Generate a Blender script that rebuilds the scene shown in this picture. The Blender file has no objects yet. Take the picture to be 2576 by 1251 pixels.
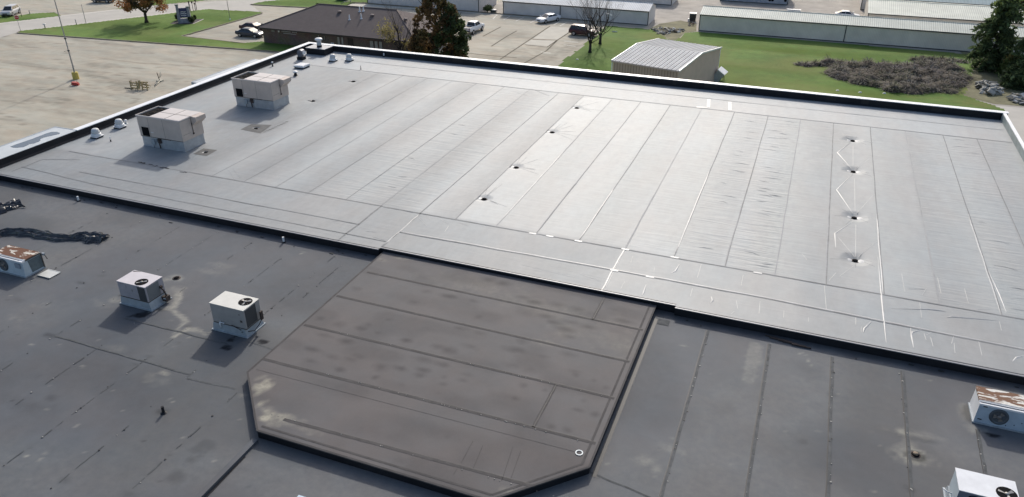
import bpy, math, random
import numpy as np
from mathutils import Vector, Matrix
random.seed(7); RNG = np.random.default_rng(7)
sc = bpy.context.scene
# ------------------------------------------------------------------ camera
CZ = 29.92            # camera height over the ground
UR = 7.92             # upper roof deck height
ROT = np.array([[0.931626219, -0.171688513, 0.320305546],
                [0.363417899, 0.440460767, -0.820927368],
                [-0.000138228, 0.881202228, 0.472739478]])
FPX, CX, CY = 1902.0, 1288.0, 625.5      # pixel units of a 2576 x 1251 view
cam = bpy.data.cameras.new('camera'); co = bpy.data.objects.new('camera', cam); sc.collection.objects.link(co)
cam.sensor_width = 36.0; cam.lens = 36.0 * FPX / 2576.0; cam.clip_end = 5000; cam.clip_start = 0.5
mw = Matrix(ROT.tolist()).to_4x4(); mw.translation = (0, 0, CZ); co.matrix_world = mw
sc.camera = co
# ------------------------------------------------------------------ light
SUN = Vector((-0.95, 4.07, 2.72)).normalized()
w = bpy.data.worlds.new('World'); sc.world = w; w.use_nodes = True
nt = w.node_tree; bg = nt.nodes['Background']; sky = nt.nodes.new('ShaderNodeTexSky')
sky.sky_type = 'NISHITA'; sky.sun_disc = False
sky.sun_elevation = math.asin(SUN.z); sky.sun_rotation = math.atan2(SUN.x, SUN.y)
sky.air_density = 1.0; sky.dust_density = 3.0; sky.ozone_density = 1.0
nt.links.new(sky.outputs[0], bg.inputs[0]); bg.inputs[1].default_value = 0.15
sl = bpy.data.lights.new('sun', 'SUN'); sl.energy = 2.65; sl.angle = math.radians(1.6); sl.color = (1.0, 0.955, 0.885)
so = bpy.data.objects.new('sun', sl); sc.collection.objects.link(so)
so.rotation_euler = SUN.to_track_quat('Z', 'Y').to_euler(); so.location = (0, 60, 60)
sc.view_settings.view_transform = 'Standard'; sc.view_settings.look = 'None'
sc.view_settings.exposure = 0.09; sc.view_settings.gamma = 1.0
sc.cycles.max_bounces = 5; sc.cycles.diffuse_bounces = 2; sc.cycles.glossy_bounces = 2
sc.cycles.use_denoising = True
# ------------------------------------------------------------------ pixel -> world
def ray(px, py): return ROT @ np.array([px - CX, -(py - CY), -FPX])
def G(px, py, z=0.0):
    r = ray(px, py); t = (z - CZ) / r[2]; return (r[0] * t, r[1] * t)
def HY(px, py, y):
    r = ray(px, py); t = y / r[1]; return (r[0] * t, y, r[2] * t + CZ)
def U(px, py): return G(px, py, UR)
def zl(y): return UR - 0.46 - 0.009 * (35.2 - y)
ZR = UR - 0.2
def L(px, py):
    z = UR - 0.5
    for _ in range(6): x, y = G(px, py, z); z = zl(y)
    return (x, y)
def RP(px, py): return G(px, py, ZR)
# ------------------------------------------------------------------ helpers
COL = sc.collection
def tag(o, label=None, cat=None, group=None, kind=None):
    if label: o['label'] = label
    if cat: o['category'] = cat
    if group: o['group'] = group
    if kind: o['kind'] = kind
    return o
def thing(name, label, cat, loc=(0, 0, 0), rz=0.0, group=None):
    o = bpy.data.objects.new(name, None); COL.objects.link(o); o.empty_display_size = 0.3
    o.location = loc; o.rotation_euler = (0, 0, rz); return tag(o, label, cat, group)
def copy_tree(o, parent=None):
    c = o.copy(); COL.objects.link(c)
    if parent: c.parent = parent
    for ch in list(o.children): copy_tree(ch, c)
    return c
class MB:
    def __init__(s): s.v = []; s.f = []; s.m = []; s.sm = []
    def add(s, vs, fs, m=0, smooth=False):
        n = len(s.v); s.v += [tuple(p) for p in vs]
        for f in fs: s.f.append(tuple(i + n for i in f)); s.m.append(m); s.sm.append(smooth)
        return s
    def box(s, x0, x1, y0, y1, z0, z1, m=0, mx=None):
        vs = [(x, y, z) for z in (z0, z1) for y in (y0, y1) for x in (x0, x1)]
        if mx is not None: vs = [tuple(mx @ Vector(p)) for p in vs]
        return s.add(vs, [(0, 2, 3, 1), (4, 5, 7, 6), (0, 1, 5, 4), (2, 6, 7, 3), (0, 4, 6, 2), (1, 3, 7, 5)], m)
    def frus(s, a, b, m=0):      # a,b = (x0,x1,y0,y1,z)
        vs = [(x, y, a[4]) for y in (a[2], a[3]) for x in (a[0], a[1])] + [(x, y, b[4]) for y in (b[2], b[3]) for x in (b[0], b[1])]
        return s.add(vs, [(0, 2, 3, 1), (4, 5, 7, 6), (0, 1, 5, 4), (2, 6, 7, 3), (0, 4, 6, 2), (1, 3, 7, 5)], m)
    def prism(s, poly, z0, z1, m=0, mside=None):
        n = len(poly); vs = [(x, y, z0) for x, y in poly] + [(x, y, z1) for x, y in poly]
        s.add(vs, [tuple(range(n, 2 * n))], m)
        s.add(vs, [tuple(reversed(range(n)))] + [(i, (i + 1) % n, n + (i + 1) % n, n + i) for i in range(n)], m if mside is None else mside)
        return s
    def sheet(s, poly, z, m=0): return s.add([(x, y, z) for x, y in poly], [tuple(range(len(poly)))], m)
    def quad(s, a, b, c, d, m=0): return s.add([a, b, c, d], [(0, 1, 2, 3)], m)
    def lathe(s, prof, c=(0, 0, 0), n=16, m=0, mx=None, smooth=True, caps=True):
        vs = []
        for r, z in prof:
            for i in range(n):
                a = 2 * math.pi * i / n; vs.append((c[0] + r * math.cos(a), c[1] + r * math.sin(a), c[2] + z))
        if mx is not None: vs = [tuple(mx @ Vector(p)) for p in vs]
        fs = []
        for k in range(len(prof) - 1):
            for i in range(n): fs.append((k * n + i, k * n + (i + 1) % n, (k + 1) * n + (i + 1) % n, (k + 1) * n + i))
        s.add(vs, fs, m, smooth)
        if caps and prof[-1][0] > 1e-4: s.add(vs[-n:], [tuple(range(n))], m)
        if caps and prof[0][0] > 1e-4: s.add(vs[:n], [tuple(reversed(range(n)))], m)
        return s
    def cyl(s, c, r, h, n=12, m=0, mx=None): return s.lathe([(r, 0), (r, h)], c, n, m, mx)
    def tube(s, pts, r, n=6, m=0, smooth=True):
        pts = [Vector(p) for p in pts]; k = len(pts); rs = r if isinstance(r, (list, tuple)) else [r] * k
        vs = []
        for i, p in enumerate(pts):
            d = (pts[min(i + 1, k - 1)] - pts[max(i - 1, 0)])
            if d.length < 1e-6: d = Vector((0, 0, 1))
            d.normalize(); a = d.cross(Vector((0, 0, 1)) if abs(d.z) < 0.9 else Vector((1, 0, 0))).normalized(); b = d.cross(a)
            for j in range(n):
                t = 2 * math.pi * j / n; vs.append(p + (a * math.cos(t) + b * math.sin(t)) * rs[i])
        fs = [(i * n + j, i * n + (j + 1) % n, (i + 1) * n + (j + 1) % n, (i + 1) * n + j) for i in range(k - 1) for j in range(n)]
        fs += [tuple(reversed(range(n))), tuple(range((k - 1) * n, k * n))]
        return s.add(vs, fs, m, smooth)
    def strip(s, pts, wd, z, m=0):   # flat ribbon along 2-D points
        P = [Vector(p) for p in pts]; l = []; r = []
        for i, p in enumerate(P):
            d = (P[min(i + 1, len(P) - 1)] - P[max(i - 1, 0)]); d.normalize(); nn = Vector((-d.y, d.x)) * wd / 2
            zz = z(p.y) if callable(z) else z
            l.append((p.x + nn.x, p.y + nn.y, zz)); r.append((p.x - nn.x, p.y - nn.y, zz))
        k = len(P); return s.add(l + r, [(i, k + i, k + i + 1, i + 1) for i in range(k - 1)], m)
    def ridge(s, pts, wd, h, z, m=0):  # low triangular ridge
        P = [Vector(p) for p in pts]; k = len(P); l = []; t = []; r = []
        for i, p in enumerate(P):
            d = (P[min(i + 1, k - 1)] - P[max(i - 1, 0)]); d.normalize(); nn = Vector((-d.y, d.x)) * wd / 2
            e = 0.25 if i in (0, k - 1) else 1.0; zz = z(p.y) if callable(z) else z
            l.append((p.x + nn.x * e, p.y + nn.y * e, zz)); r.append((p.x - nn.x * e, p.y - nn.y * e, zz)); t.append((p.x, p.y, zz + h * e))
        return s.add(l + t + r, [(i, k + i, k + i + 1, i + 1) for i in range(k - 1)] + [(k + i, 2 * k + i, 2 * k + i + 1, k + i + 1) for i in range(k - 1)], m, True)
    def obj(s, name, mats, parent=None, loc=None):
        me = bpy.data.meshes.new(name); me.from_pydata(s.v, [], s.f)
        for mt_ in (mats if isinstance(mats, (list, tuple)) else [mats]): me.materials.append(mt_)
        me.polygons.foreach_set('material_index', s.m); me.polygons.foreach_set('use_smooth', s.sm); me.update()
        o = bpy.data.objects.new(name, me); COL.objects.link(o)
        if parent: o.parent = parent
        if loc: o.location = loc
        return o
# ------------------------------------------------------------------ materials
def lin(r, g, b):
    f = lambda c: (c / 255 / 12.92) if c / 255 <= 0.04045 else ((c / 255 + 0.055) / 1.055) ** 2.4
    return (f(r), f(g), f(b))
MC = {}
def mt(name, col, rough=0.6, metal=0.0, var=0.15, sc_=2.0, bump=0.0, bs=25.0, spec=0.5, col2=None, thr=None, stretch=None, world=False, rvar=0.0):
    """principled with noise colour variation (col2 + thr = blotches of a second colour)"""
    if name in MC: return MC[name]
    m = bpy.data.materials.new(name); m.use_nodes = True; t = m.node_tree; N = t.nodes; K = t.links
    p = N['Principled BSDF']; p.inputs['Roughness'].default_value = rough; p.inputs['Metallic'].default_value = metal
    p.inputs['Specular IOR Level'].default_value = spec
    if world: g = N.new('ShaderNodeNewGeometry'); src = g.outputs['Position']
    else: g = N.new('ShaderNodeTexCoord'); src = g.outputs['Object']
    if stretch:
        mp = N.new('ShaderNodeMapping'); mp.inputs['Scale'].default_value = stretch; K.new(src, mp.inputs[0]); src = mp.outputs[0]
    n = N.new('ShaderNodeTexNoise'); n.inputs['Scale'].default_value = sc_; n.inputs['Detail'].default_value = 6; n.inputs['Roughness'].default_value = 0.6
    K.new(src, n.inputs['Vector'])
    r = N.new('ShaderNodeValToRGB'); K.new(n.outputs['Fac'], r.inputs[0])
    c = Vector(col)
    if col2 is None:
        a = c * (1 - var); b = c * (1 + var)
        r.color_ramp.elements[0].position = 0.3; r.color_ramp.elements[1].position = 0.7
    else:
        a = c; b = Vector(col2); th = thr or 0.55
        r.color_ramp.elements[0].position = th - 0.03; r.color_ramp.elements[1].position = th + 0.03
    r.color_ramp.elements[0].color = (*a, 1); r.color_ramp.elements[1].color = (*b, 1)
    K.new(r.outputs[0], p.inputs['Base Color'])
    if rvar:
        mr = N.new('ShaderNodeMapRange'); mr.inputs[3].default_value = rough - rvar; mr.inputs[4].default_value = rough + rvar
        K.new(n.outputs['Fac'], mr.inputs[0]); K.new(mr.outputs[0], p.inputs['Roughness'])
    if bump:
        n2 = N.new('ShaderNodeTexNoise'); n2.inputs['Scale'].default_value = bs; n2.inputs['Detail'].default_value = 4; K.new(src, n2.inputs['Vector'])
        bp = N.new('ShaderNodeBump'); bp.inputs['Strength'].default_value = bump; bp.inputs['Distance'].default_value = 0.05
        K.new(n2.outputs['Fac'], bp.inputs['Height']); K.new(bp.outputs[0], p.inputs['Normal'])
    MC[name] = m; return m
def painted(name, col, dust, dark, rough, spec, stretch=(1, 1, 1), n1=(0.25, 0.16), n2=(2.5, 0.10), bump=0.15, bs=3.0, r2=None, grain=0.0, ripple=None, ior=1.5):
    """base colour with vertex-attribute tone: R = dust and painted sheen, G = dark stain and painted sheen loss, B = smoother/rougher"""
    m = bpy.data.materials.new(name); m.use_nodes = True; t = m.node_tree; N = t.nodes; K = t.links
    p = N['Principled BSDF']; p.inputs['Specular IOR Level'].default_value = spec; p.inputs['IOR'].default_value = ior
    g = N.new('ShaderNodeNewGeometry'); mp = N.new('ShaderNodeMapping'); mp.inputs['Scale'].default_value = stretch; K.new(g.outputs['Position'], mp.inputs[0])
    at = N.new('ShaderNodeAttribute'); at.attribute_name = 'paint'; sp = N.new('ShaderNodeSeparateColor'); K.new(at.outputs['Color'], sp.inputs[0])
    def noise(s_, d=5):
        n = N.new('ShaderNodeTexNoise'); n.inputs['Scale'].default_value = s_; n.inputs['Detail'].default_value = d; n.inputs['Roughness'].default_value = 0.62; K.new(mp.outputs[0], n.inputs['Vector']); return n.outputs['Fac']
    def mr(src, a, b, lo=0.3, hi=0.7):
        x = N.new('ShaderNodeMapRange'); x.inputs[1].default_value = lo; x.inputs[2].default_value = hi; x.inputs[3].default_value = a; x.inputs[4].default_value = b; K.new(src, x.inputs[0]); return x.outputs[0]
    def mul(a, b):
        x = N.new('ShaderNodeMath'); x.operation = 'MULTIPLY'; K.new(a, x.inputs[0]); K.new(b, x.inputs[1]); return x.outputs[0]
    A = mr(noise(n1[0]), 1 - n1[1], 1 + n1[1]); B = mr(noise(n2[0]), 1 - n2[1], 1 + n2[1]); f = mul(A, B)
    if grain: f = mul(f, mr(noise(30, 2), 1 - grain, 1 + grain))
    hs = N.new('ShaderNodeMixRGB'); hs.blend_type = 'MULTIPLY'; hs.inputs[0].default_value = 1; hs.inputs[1].default_value = (*col, 1); K.new(f, hs.inputs[2])
    # faint warm / cool drift of the aged surface
    wc = N.new('ShaderNodeMixRGB'); wc.blend_type = 'MULTIPLY'; wc.inputs[0].default_value = 1
    wr = N.new('ShaderNodeValToRGB'); wr.color_ramp.elements[0].position = 0.35; wr.color_ramp.elements[1].position = 0.65
    wr.color_ramp.elements[0].color = (0.97, 1.0, 1.03, 1); wr.color_ramp.elements[1].color = (1.05, 0.99, 0.97, 1)
    K.new(noise(0.33, 3), wr.inputs[0]); K.new(hs.outputs[0], wc.inputs[1]); K.new(wr.outputs[0], wc.inputs[2])
    br = noise(3.0, 6); brm = mr(br, 0.45, 1.3)
    m1 = N.new('ShaderNodeMixRGB'); m1.use_clamp = True; K.new(mul(sp.outputs[0], brm), m1.inputs[0]); K.new(wc.outputs[0], m1.inputs[1]); m1.inputs[2].default_value = (*dust, 1)
    m2 = N.new('ShaderNodeMixRGB'); K.new(mul(sp.outputs[1], mr(br, 0.7, 1.15)), m2.inputs[0]); K.new(m1.outputs[0], m2.inputs[1]); m2.inputs[2].default_value = (*dark, 1)
    K.new(m2.outputs[0], p.inputs['Base Color'])
    rr = N.new('ShaderNodeMapRange'); rr.inputs[3].default_value = rough; rr.inputs[4].default_value = r2 if r2 is not None else rough; K.new(sp.outputs[2], rr.inputs[0]); K.new(rr.outputs[0], p.inputs['Roughness'])
    sm = N.new('ShaderNodeMath'); sm.operation = 'ADD'; sm.use_clamp = True; K.new(sp.outputs[0], sm.inputs[0]); K.new(sp.outputs[1], sm.inputs[1])
    sr = N.new('ShaderNodeMapRange'); sr.inputs[3].default_value = spec; sr.inputs[4].default_value = spec * .12; K.new(sm.outputs[0], sr.inputs[0]); K.new(sr.outputs[0], p.inputs['Specular IOR Level'])
    if bump:
        bp = N.new('ShaderNodeBump'); bp.inputs['Strength'].default_value = bump; bp.inputs['Distance'].default_value = 0.03
        K.new(noise(bs, 3), bp.inputs['Height']); K.new(bp.outputs[0], p.inputs['Normal'])
        if ripple:
            m3 = N.new('ShaderNodeMapping'); m3.inputs['Scale'].default_value = (ripple[0], ripple[1], 1); K.new(g.outputs['Position'], m3.inputs[0])
            n3 = N.new('ShaderNodeTexNoise'); n3.inputs['Scale'].default_value = 1.0; n3.inputs['Detail'].default_value = 3; n3.inputs['Distortion'].default_value = .6; K.new(m3.outputs[0], n3.inputs['Vector'])
            b3 = N.new('ShaderNodeBump'); b3.inputs['Distance'].default_value = .08; K.new(at.outputs['Alpha'], b3.inputs['Strength']); K.new(n3.outputs['Fac'], b3.inputs['Height']); K.new(bp.outputs[0], b3.inputs['Normal']); K.new(b3.outputs[0], p.inputs['Normal'])
    return m
# numpy value noise
def vnoise(x, y, seed=0):
    def h(i, j):
        n = (i * 374761393 + j * 668265263 + seed * 974634) & 0x7fffffff; n = ((n ^ (n >> 13)) * 1274126177) & 0x7fffffff
        return ((n ^ (n >> 16)) & 0xffff) / 65535.0
    xi = np.floor(x).astype(np.int64); yi = np.floor(y).astype(np.int64); fx = x - xi; fy = y - yi
    fx = fx * fx * (3 - 2 * fx); fy = fy * fy * (3 - 2 * fy)
    return (h(xi, yi) * (1 - fx) + h(xi + 1, yi) * fx) * (1 - fy) + (h(xi, yi + 1) * (1 - fx) + h(xi + 1, yi + 1) * fx) * fy
class Grid:
    def __init__(s, xs, ys, z, mask=None):
        s.xs = np.array(xs); s.ys = np.array(ys); s.X, s.Y = np.meshgrid(s.xs, s.ys); s.Z = z(s.X, s.Y) if callable(z) else np.full_like(s.X, z)
        s.P = np.zeros(s.X.shape + (4,), np.float32); s.P[..., 3] = 1; s.mask = mask
        s.n1 = 0.6 * vnoise(s.X * 1.3, s.Y * 1.3, 3) + 0.4 * vnoise(s.X * 4, s.Y * 4, 5)
    def put(s, ch, a): s.P[..., ch] = np.maximum(s.P[..., ch], np.clip(a, 0, 1))
    def blob(s, p, rx, ry=None, amt=0.6, ch=1, rag=0.6, hard=1.0):
        ry = ry or rx; d = np.sqrt(((s.X - p[0]) / rx) ** 2 + ((s.Y - p[1]) / ry) ** 2) + (s.n1 - 0.5) * 2 * rag
        s.put(ch, amt * np.clip((1.25 - d) * hard, 0, 1))
    def line(s, pts, wd, amt=0.6, ch=1, rag=0.4, hard=1.2):
        D = np.full(s.X.shape, 1e9)
        for a, b in zip(pts[:-1], pts[1:]):
            ax, ay = a; bx, by = b; dx, dy = bx - ax, by - ay; L2 = dx * dx + dy * dy + 1e-9
            t = np.clip(((s.X - ax) * dx + (s.Y - ay) * dy) / L2, 0, 1); D = np.minimum(D, np.hypot(s.X - ax - t * dx, s.Y - ay - t * dy))
        s.put(ch, amt * np.clip((1.25 - D / wd - (s.n1 - 0.5) * 2 * rag) * hard, 0, 1))
    def poly(s, pts, amt, ch=1):
        ins = np.zeros(s.X.shape, bool); n = len(pts)
        for i in range(n):
            x1, y1 = pts[i]; x2, y2 = pts[(i + 1) % n]
            c = ((y1 > s.Y) != (y2 > s.Y)) & (s.X < (x2 - x1) * (s.Y - y1) / (y2 - y1 + 1e-12) + x1); ins ^= c
        s.put(ch, amt * ins)
    def obj(s, name, mats, parent=None, smooth=True):
        ny, nx = s.X.shape; me = bpy.data.meshes.new(name); V = np.stack([s.X, s.Y, s.Z], -1).reshape(-1, 3).astype(np.float32)
        i = (np.arange(ny - 1)[:, None] * nx + np.arange(nx - 1)[None]).ravel()
        F = np.stack([i, i + 1, i + 1 + nx, i + nx], -1)
        if s.mask is not None:
            cx = 0.25 * (s.X[:-1, :-1] + s.X[1:, :-1] + s.X[:-1, 1:] + s.X[1:, 1:]); cy = 0.25 * (s.Y[:-1, :-1] + s.Y[1:, :-1] + s.Y[:-1, 1:] + s.Y[1:, 1:])
            F = F[s.mask(cx, cy).ravel()]
        me.vertices.add(len(V)); me.vertices.foreach_set('co', V.ravel()); nf = len(F)
        me.loops.add(nf * 4); me.loops.foreach_set('vertex_index', F.ravel().astype(np.int32))
        me.polygons.add(nf); me.polygons.foreach_set('loop_start', (np.arange(nf) * 4).astype(np.int32)); me.polygons.foreach_set('loop_total', np.full(nf, 4, np.int32))
        me.update(calc_edges=True); me.polygons.foreach_set('use_smooth', np.full(nf, smooth))
        at = me.attributes.new('paint', 'FLOAT_COLOR', 'POINT'); at.data.foreach_set('color', s.P.reshape(-1).astype(np.float32))
        for m_ in (mats if isinstance(mats, (list, tuple)) else [mats]): me.materials.append(m_)
        me.validate(); o = bpy.data.objects.new(name, me); COL.objects.link(o)
        if parent: o.parent = parent
        return o
# ================================================================== SETTING: ground
def struct(o): return tag(o, kind='structure')
m_ground = mt('gravel', (0.335, 0.305, 0.265), 0.9, var=0.22, sc_=0.35, bump=0.3, bs=3, world=True)
m_lawn = painted('lawn', (0.122, 0.198, 0.046), (0.205, 0.205, 0.08), (0.062, 0.122, 0.022), 0.9, 0.12, n1=(0.07, 0.20), n2=(0.6, 0.16), bump=0.5, bs=7, grain=0.22)
m_lot = painted('concrete_lot', (0.378, 0.352, 0.282), (0.50, 0.47, 0.40), (0.135, 0.122, 0.098), 0.85, 0.3, stretch=(0.6, 1.4, 1), n1=(0.06, 0.15), n2=(0.5, 0.14), bump=0.1, grain=0.10)
m_road = mt('road_concrete', (0.44, 0.415, 0.37), 0.85, var=0.10, sc_=0.25, world=True)
m_walk = mt('sidewalk', (0.52, 0.49, 0.43), 0.85, var=0.08, sc_=0.5, world=True)
m_kerb = mt('kerb_concrete', (0.22, 0.19, 0.145), 0.9, var=0.2, sc_=1.0, world=True)
m_dirt = mt('dirt', (0.165, 0.155, 0.085), 0.95, var=0.35, sc_=0.5, bump=0.5, bs=3, world=True)
m_joint = mt('lot_joint', (0.12, 0.105, 0.075), 0.95, var=0.3, sc_=1.5, world=True)
m_pale = mt('pale_slab', (0.50, 0.47, 0.40), 0.9, var=0.08, sc_=0.6, world=True)
m_paintw = mt('road_paint', (0.66, 0.64, 0.58), 0.8, var=0.12, sc_=2, world=True)
b = MB(); b.quad((-2500, -1500, 0), (2500, -1500, 0), (2500, 3500, 0), (-2500, 3500, 0)); struct(b.obj('ground', m_ground))
# left parking lot
g = Grid(np.arange(-150, -56, 0.5), np.arange(20, 112, 0.5), 0.006)
for px, py, rx, ry, a in ((250, 165, 6, 1.6, .45), (320, 212, 9, 2.2, .5), (200, 178, 5, 1.0, .5), (120, 172, 4, .8, .55), (60, 160, 9, .9, .35), (230, 190, 4, 1.2, .5), (170, 252, 4, .5, .6), (150, 258, 2, .4, .6),
        (200, 101, 7, .8, .4), (300, 112, 8, .7, .4), (480, 118, 9, .8, .35), (580, 125, 8, 1, .35), (430, 150, 5, .8, .25), (80, 250, 10, 1, .3), (330, 225, 4, .8, .6), (410, 190, 5, .8, .25), (100, 205, 9, 1.2, .25), (30, 215, 5, .7, .3), (270, 198, 1.8, .4, .7), (285, 205, 1.5, .3, .6), (300, 190, 1.6, .3, .6), (20, 105, 9, 1.5, .25), (225, 230, 10, 1, .3), (160, 283, 6, .8, .3), (250, 265, 5, .7, .25)):
    g.blob(G(px, py), rx * .7, ry, a, 1, 0.8, 0.9)
for px, py, rx, ry, a in ((140, 130, 12, 3, .35), (400, 140, 14, 2, .3), (290, 182, 5, .6, .5), (330, 180, 6, .5, .4), (60, 245, 5, .7, .5), (75, 240, 2, .4, .6), (350, 250, 9, 1.2, .35), (60, 190, 10, 1.5, .35), (20, 290, 9, 2, .35), (330, 240, 6, .5, .4), (130, 100, 10, 1, .3), (260, 243, 6, .4, .35)):
    g.blob(G(px, py), rx * .7, ry, a, 0, 0.7, 0.9)
for pts in (((0, 158), (90, 168), (150, 175), (215, 180), (330, 186)), ((60, 237), (110, 245), (160, 250), (172, 252)), ((380, 160), (500, 168), (640, 178))):
    g.line([G(*p) for p in pts], 0.22, 0.45, 1, 0.5)
for k in range(46):
    p = G(random.uniform(-20, 640), random.uniform(100, 330)); q = (p[0] + random.uniform(-9, 9), p[1] + random.uniform(-2.5, 2.5)); mid_ = ((p[0] + q[0]) / 2 + random.uniform(-1, 1), (p[1] + q[1]) / 2 + random.uniform(-.8, .8)); g.line([p, mid_, q], random.uniform(.14, .3), random.uniform(.25, .55), 1 if k % 3 else 0, .7)
for k in range(60): g.blob(G(random.uniform(-20, 600), random.uniform(100, 340)), random.uniform(.3, 1.4), random.uniform(.2, .6), random.uniform(.25, .6), 1 if k % 3 else 0, .9)
struct(g.obj('parking_lot', m_lot))
b = MB(); b.sheet([(-320, 60), (-150.2, 60), (-150.2, 112), (-106, 112), (-60, 104), (-63.2, 143), (-64, 240), (-320, 240)], 0.004); struct(b.obj('parking_lot', m_lot))
# right parking lot
g = Grid(np.arange(-63, -20, 0.35), np.arange(90, 142.9, 0.35), 0.006)
for px, py, rx, ry, a in ((1290, 90, 6, 4, .35), (1330, 150, 9, 3, .45), (1380, 120, 7, 3, .4), (1420, 128, 4, 6, .5), (1440, 118, 3, 3, .55), (1455, 100, 3, 2, .6), (1300, 130, 5, 3, .35), (1240, 140, 5, 4, .3), (1370, 145, 5, 3, .5), (1280, 60, 8, 2, .2), (1350, 95, 5, 2, .3), (1395, 60, 3, 1, .5)):
    g.blob(G(px, py), rx * .6, ry, a, 1, 0.9, 0.8)
for px, py, rx, ry, a in ((1330, 75, 7, 3, .4), (1250, 70, 7, 5, .4), (1300, 105, 5, 2, .4), (1345, 112, 4, 1.5, .5), (1420, 110, 3, .6, .6), (1450, 113, 2.5, .4, .7), (1415, 130, 3, .5, .5), (1300, 143, 3, 1.5, .4), (1340, 155, 3, 1.4, .4), (1230, 110, 5, 4, .35)):
    g.blob(G(px, py), rx * .6, ry, a, 0, 0.9, 0.9)
struct(g.obj('parking_lot', m_lot))
b = MB()
b.sheet([G(*p) for p in ((1341, 97.5), (1384, 67), (1432, 70), (1430, 84), (1402, 100))], 0.011, 1)
b.sheet([G(*p) for p in ((1320, 111), (1336, 100.5), (1398, 102.5), (1380, 117))], 0.011, 1)
for pts in (((1258, 150), (1300, 122), (1345, 92), (1384, 66)), ((1318, 160), (1375, 128), (1402, 101.5), (1432, 82), (1442, 74)), ((1236, 117), (1275, 92), (1300, 78)), ((1340, 100), (1402, 101.5)), ((1320, 113), (1376, 119), (1400, 103)), ((1215, 92), (1260, 68)), ((1167, 133), (1230, 140), (1300, 146))):
    b.strip([G(*p) for p in pts], 0.28, 0.013, 0)
for a_, c_ in (((1297, 54), (1318, 44)), ((1333, 58), (1350, 50)), ((1393, 63), (1407, 56)), ((1408, 66), (1425, 57)), ((1240, 48), (1250, 38)), ((1267, 50), (1285, 40)), ((1418, 113), (1448, 117)), ((1360, 131), (1385, 134)), ((1420, 104), (1455, 107))):
    b.strip([G(*a_), G(*c_)], 0.18, 0.015, 2)
struct(b.obj('parking_markings', [m_joint, m_pale, m_paintw]))
b = MB(); b.sheet([G(*p) for p in ((-80, 71), (0, 60), (70, 50), (145, 42), (300, 25), (407, 11.5), (590, 1), (700, -14), (860, -24), (850, -8), (735, -2), (665, 5), (632, 12.5), (659, 35), (642, 31), (518, 25), (338, 46), (53, 79), (0, 95), (-80, 110))], 0.012); struct(b.obj('road', m_road))
b = MB(); b.strip([G(*p) for p in ((50, 79), (130, 69.8), (338, 44.6), (430, 34), (516, 24.3))], 1.6, 0.02); b.strip([G(*p) for p in ((0, 60), (84, 50), (160, 40), (300, 24.5))], 1.2, 0.02); struct(b.obj('sidewalk', m_walk))
# lawns
def lawn(name, poly, z, step=0.5, dust=(), dark=(), seed=0, wear=.35):
    xs = [p[0] for p in poly]; ys = [p[1] for p in poly]
    def inside(X, Y):
        ins = np.zeros(X.shape, bool); n = len(poly)
        wob = 0.35 * (vnoise(X * .8, Y * .8, 9) - .5)
        for i in range(n):
            x1, y1 = poly[i]; x2, y2 = poly[(i + 1) % n]
            ins ^= ((y1 > Y + wob) != (y2 > Y + wob)) & (X + wob < (x2 - x1) * (Y + wob - y1) / (y2 - y1 + 1e-12) + x1)
        return ins
    g = Grid(np.arange(min(xs) - .5, max(xs) + .5, step), np.arange(min(ys) - .5, max(ys) + .5, step), z, inside)
    g.put(0, wear * np.clip((vnoise(g.X * .12, g.Y * .2, 4 + seed) - .45) * 3, 0, 1)); g.put(1, .45 * np.clip((vnoise(g.X * .1, g.Y * .22, 14 + seed) - .5) * 3, 0, 1))
    for p, rx, ry, a in dust: g.blob(p, rx, ry, a, 0, .9)
    for p, rx, ry, a in dark: g.blob(p, rx, ry, a, 1, .9)
    return struct(g.obj(name, m_lawn))
island = [G(*p) for p in ((45, 84.4), (338.5, 105.5), (677, 130))] + [(-57, 103.2), (-57, 105.5), (-87.0, 106.0)] + [G(*p) for p in ((615, 110.5), (562.8, 104.6), (500, 97.5), (457.2, 92.3), (540, 69.5), (600, 52.5), (640, 41), (657, 35.2), (659, 33), (653, 31.8), (642, 31), (518, 25), (430, 35.5), (338.5, 46.2), (130, 71), (52.8, 79.5))]
lawn('lawn', island, 0.13, 0.4, dust=((G(110, 75), 5, 1.5, .5), (G(500, 98), 5, .8, .4), (G(600, 112), 8, .7, .5)))
def kerb(pts, w_=0.22, h=0.15):
    b = MB(); P = [Vector(p) for p in pts]; l = []; r = []
    for i, p in enumerate(P):
        d = P[min(i + 1, len(P) - 1)] - P[max(i - 1, 0)]; d.normalize(); nn = Vector((-d.y, d.x)) * w_ / 2; l.append(p + nn); r.append(p - nn)
    for i in range(len(P) - 1):
        b.add([(q.x, q.y, z) for z in (0, h) for q in (l[i], r[i], r[i + 1], l[i + 1])], [(4, 5, 6, 7), (0, 1, 5, 4), (2, 3, 7, 6), (3, 0, 4, 7), (1, 2, 6, 5)])
    return struct(b.obj('kerb', m_kerb))
kerb([G(*p) for p in ((52, 80), (45, 83), (45, 84.6), (190, 95), (338.5, 105.7), (500, 117.3), (677, 130.2))] + [(-57, 103.1)])
kerb([G(*p) for p in ((457.2, 92.3), (540, 69.4), (600, 52.4), (640, 40.8), (658, 35.5), (659.5, 33), (653, 31.6))])
kerb([G(*p) for p in ((457.2, 92.5), (562.8, 104.7), (615, 110.6))])
lawn('lawn', [G(*p) for p in ((0, 37.5), (41, 41), (74, 35), (136, 31.7), (147, 35), (149, 41), (84, 49), (33, 54), (0, 58.3), (-40, 63), (-40, 42))], 0.03, .4, seed=1)
lawn('lawn', [G(*p) for p in ((290, 24), (409, 12), (477, 5.4), (526, 0), (640, -11), (560, -14), (407, -3))], 0.03, .5, seed=2)
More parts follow.
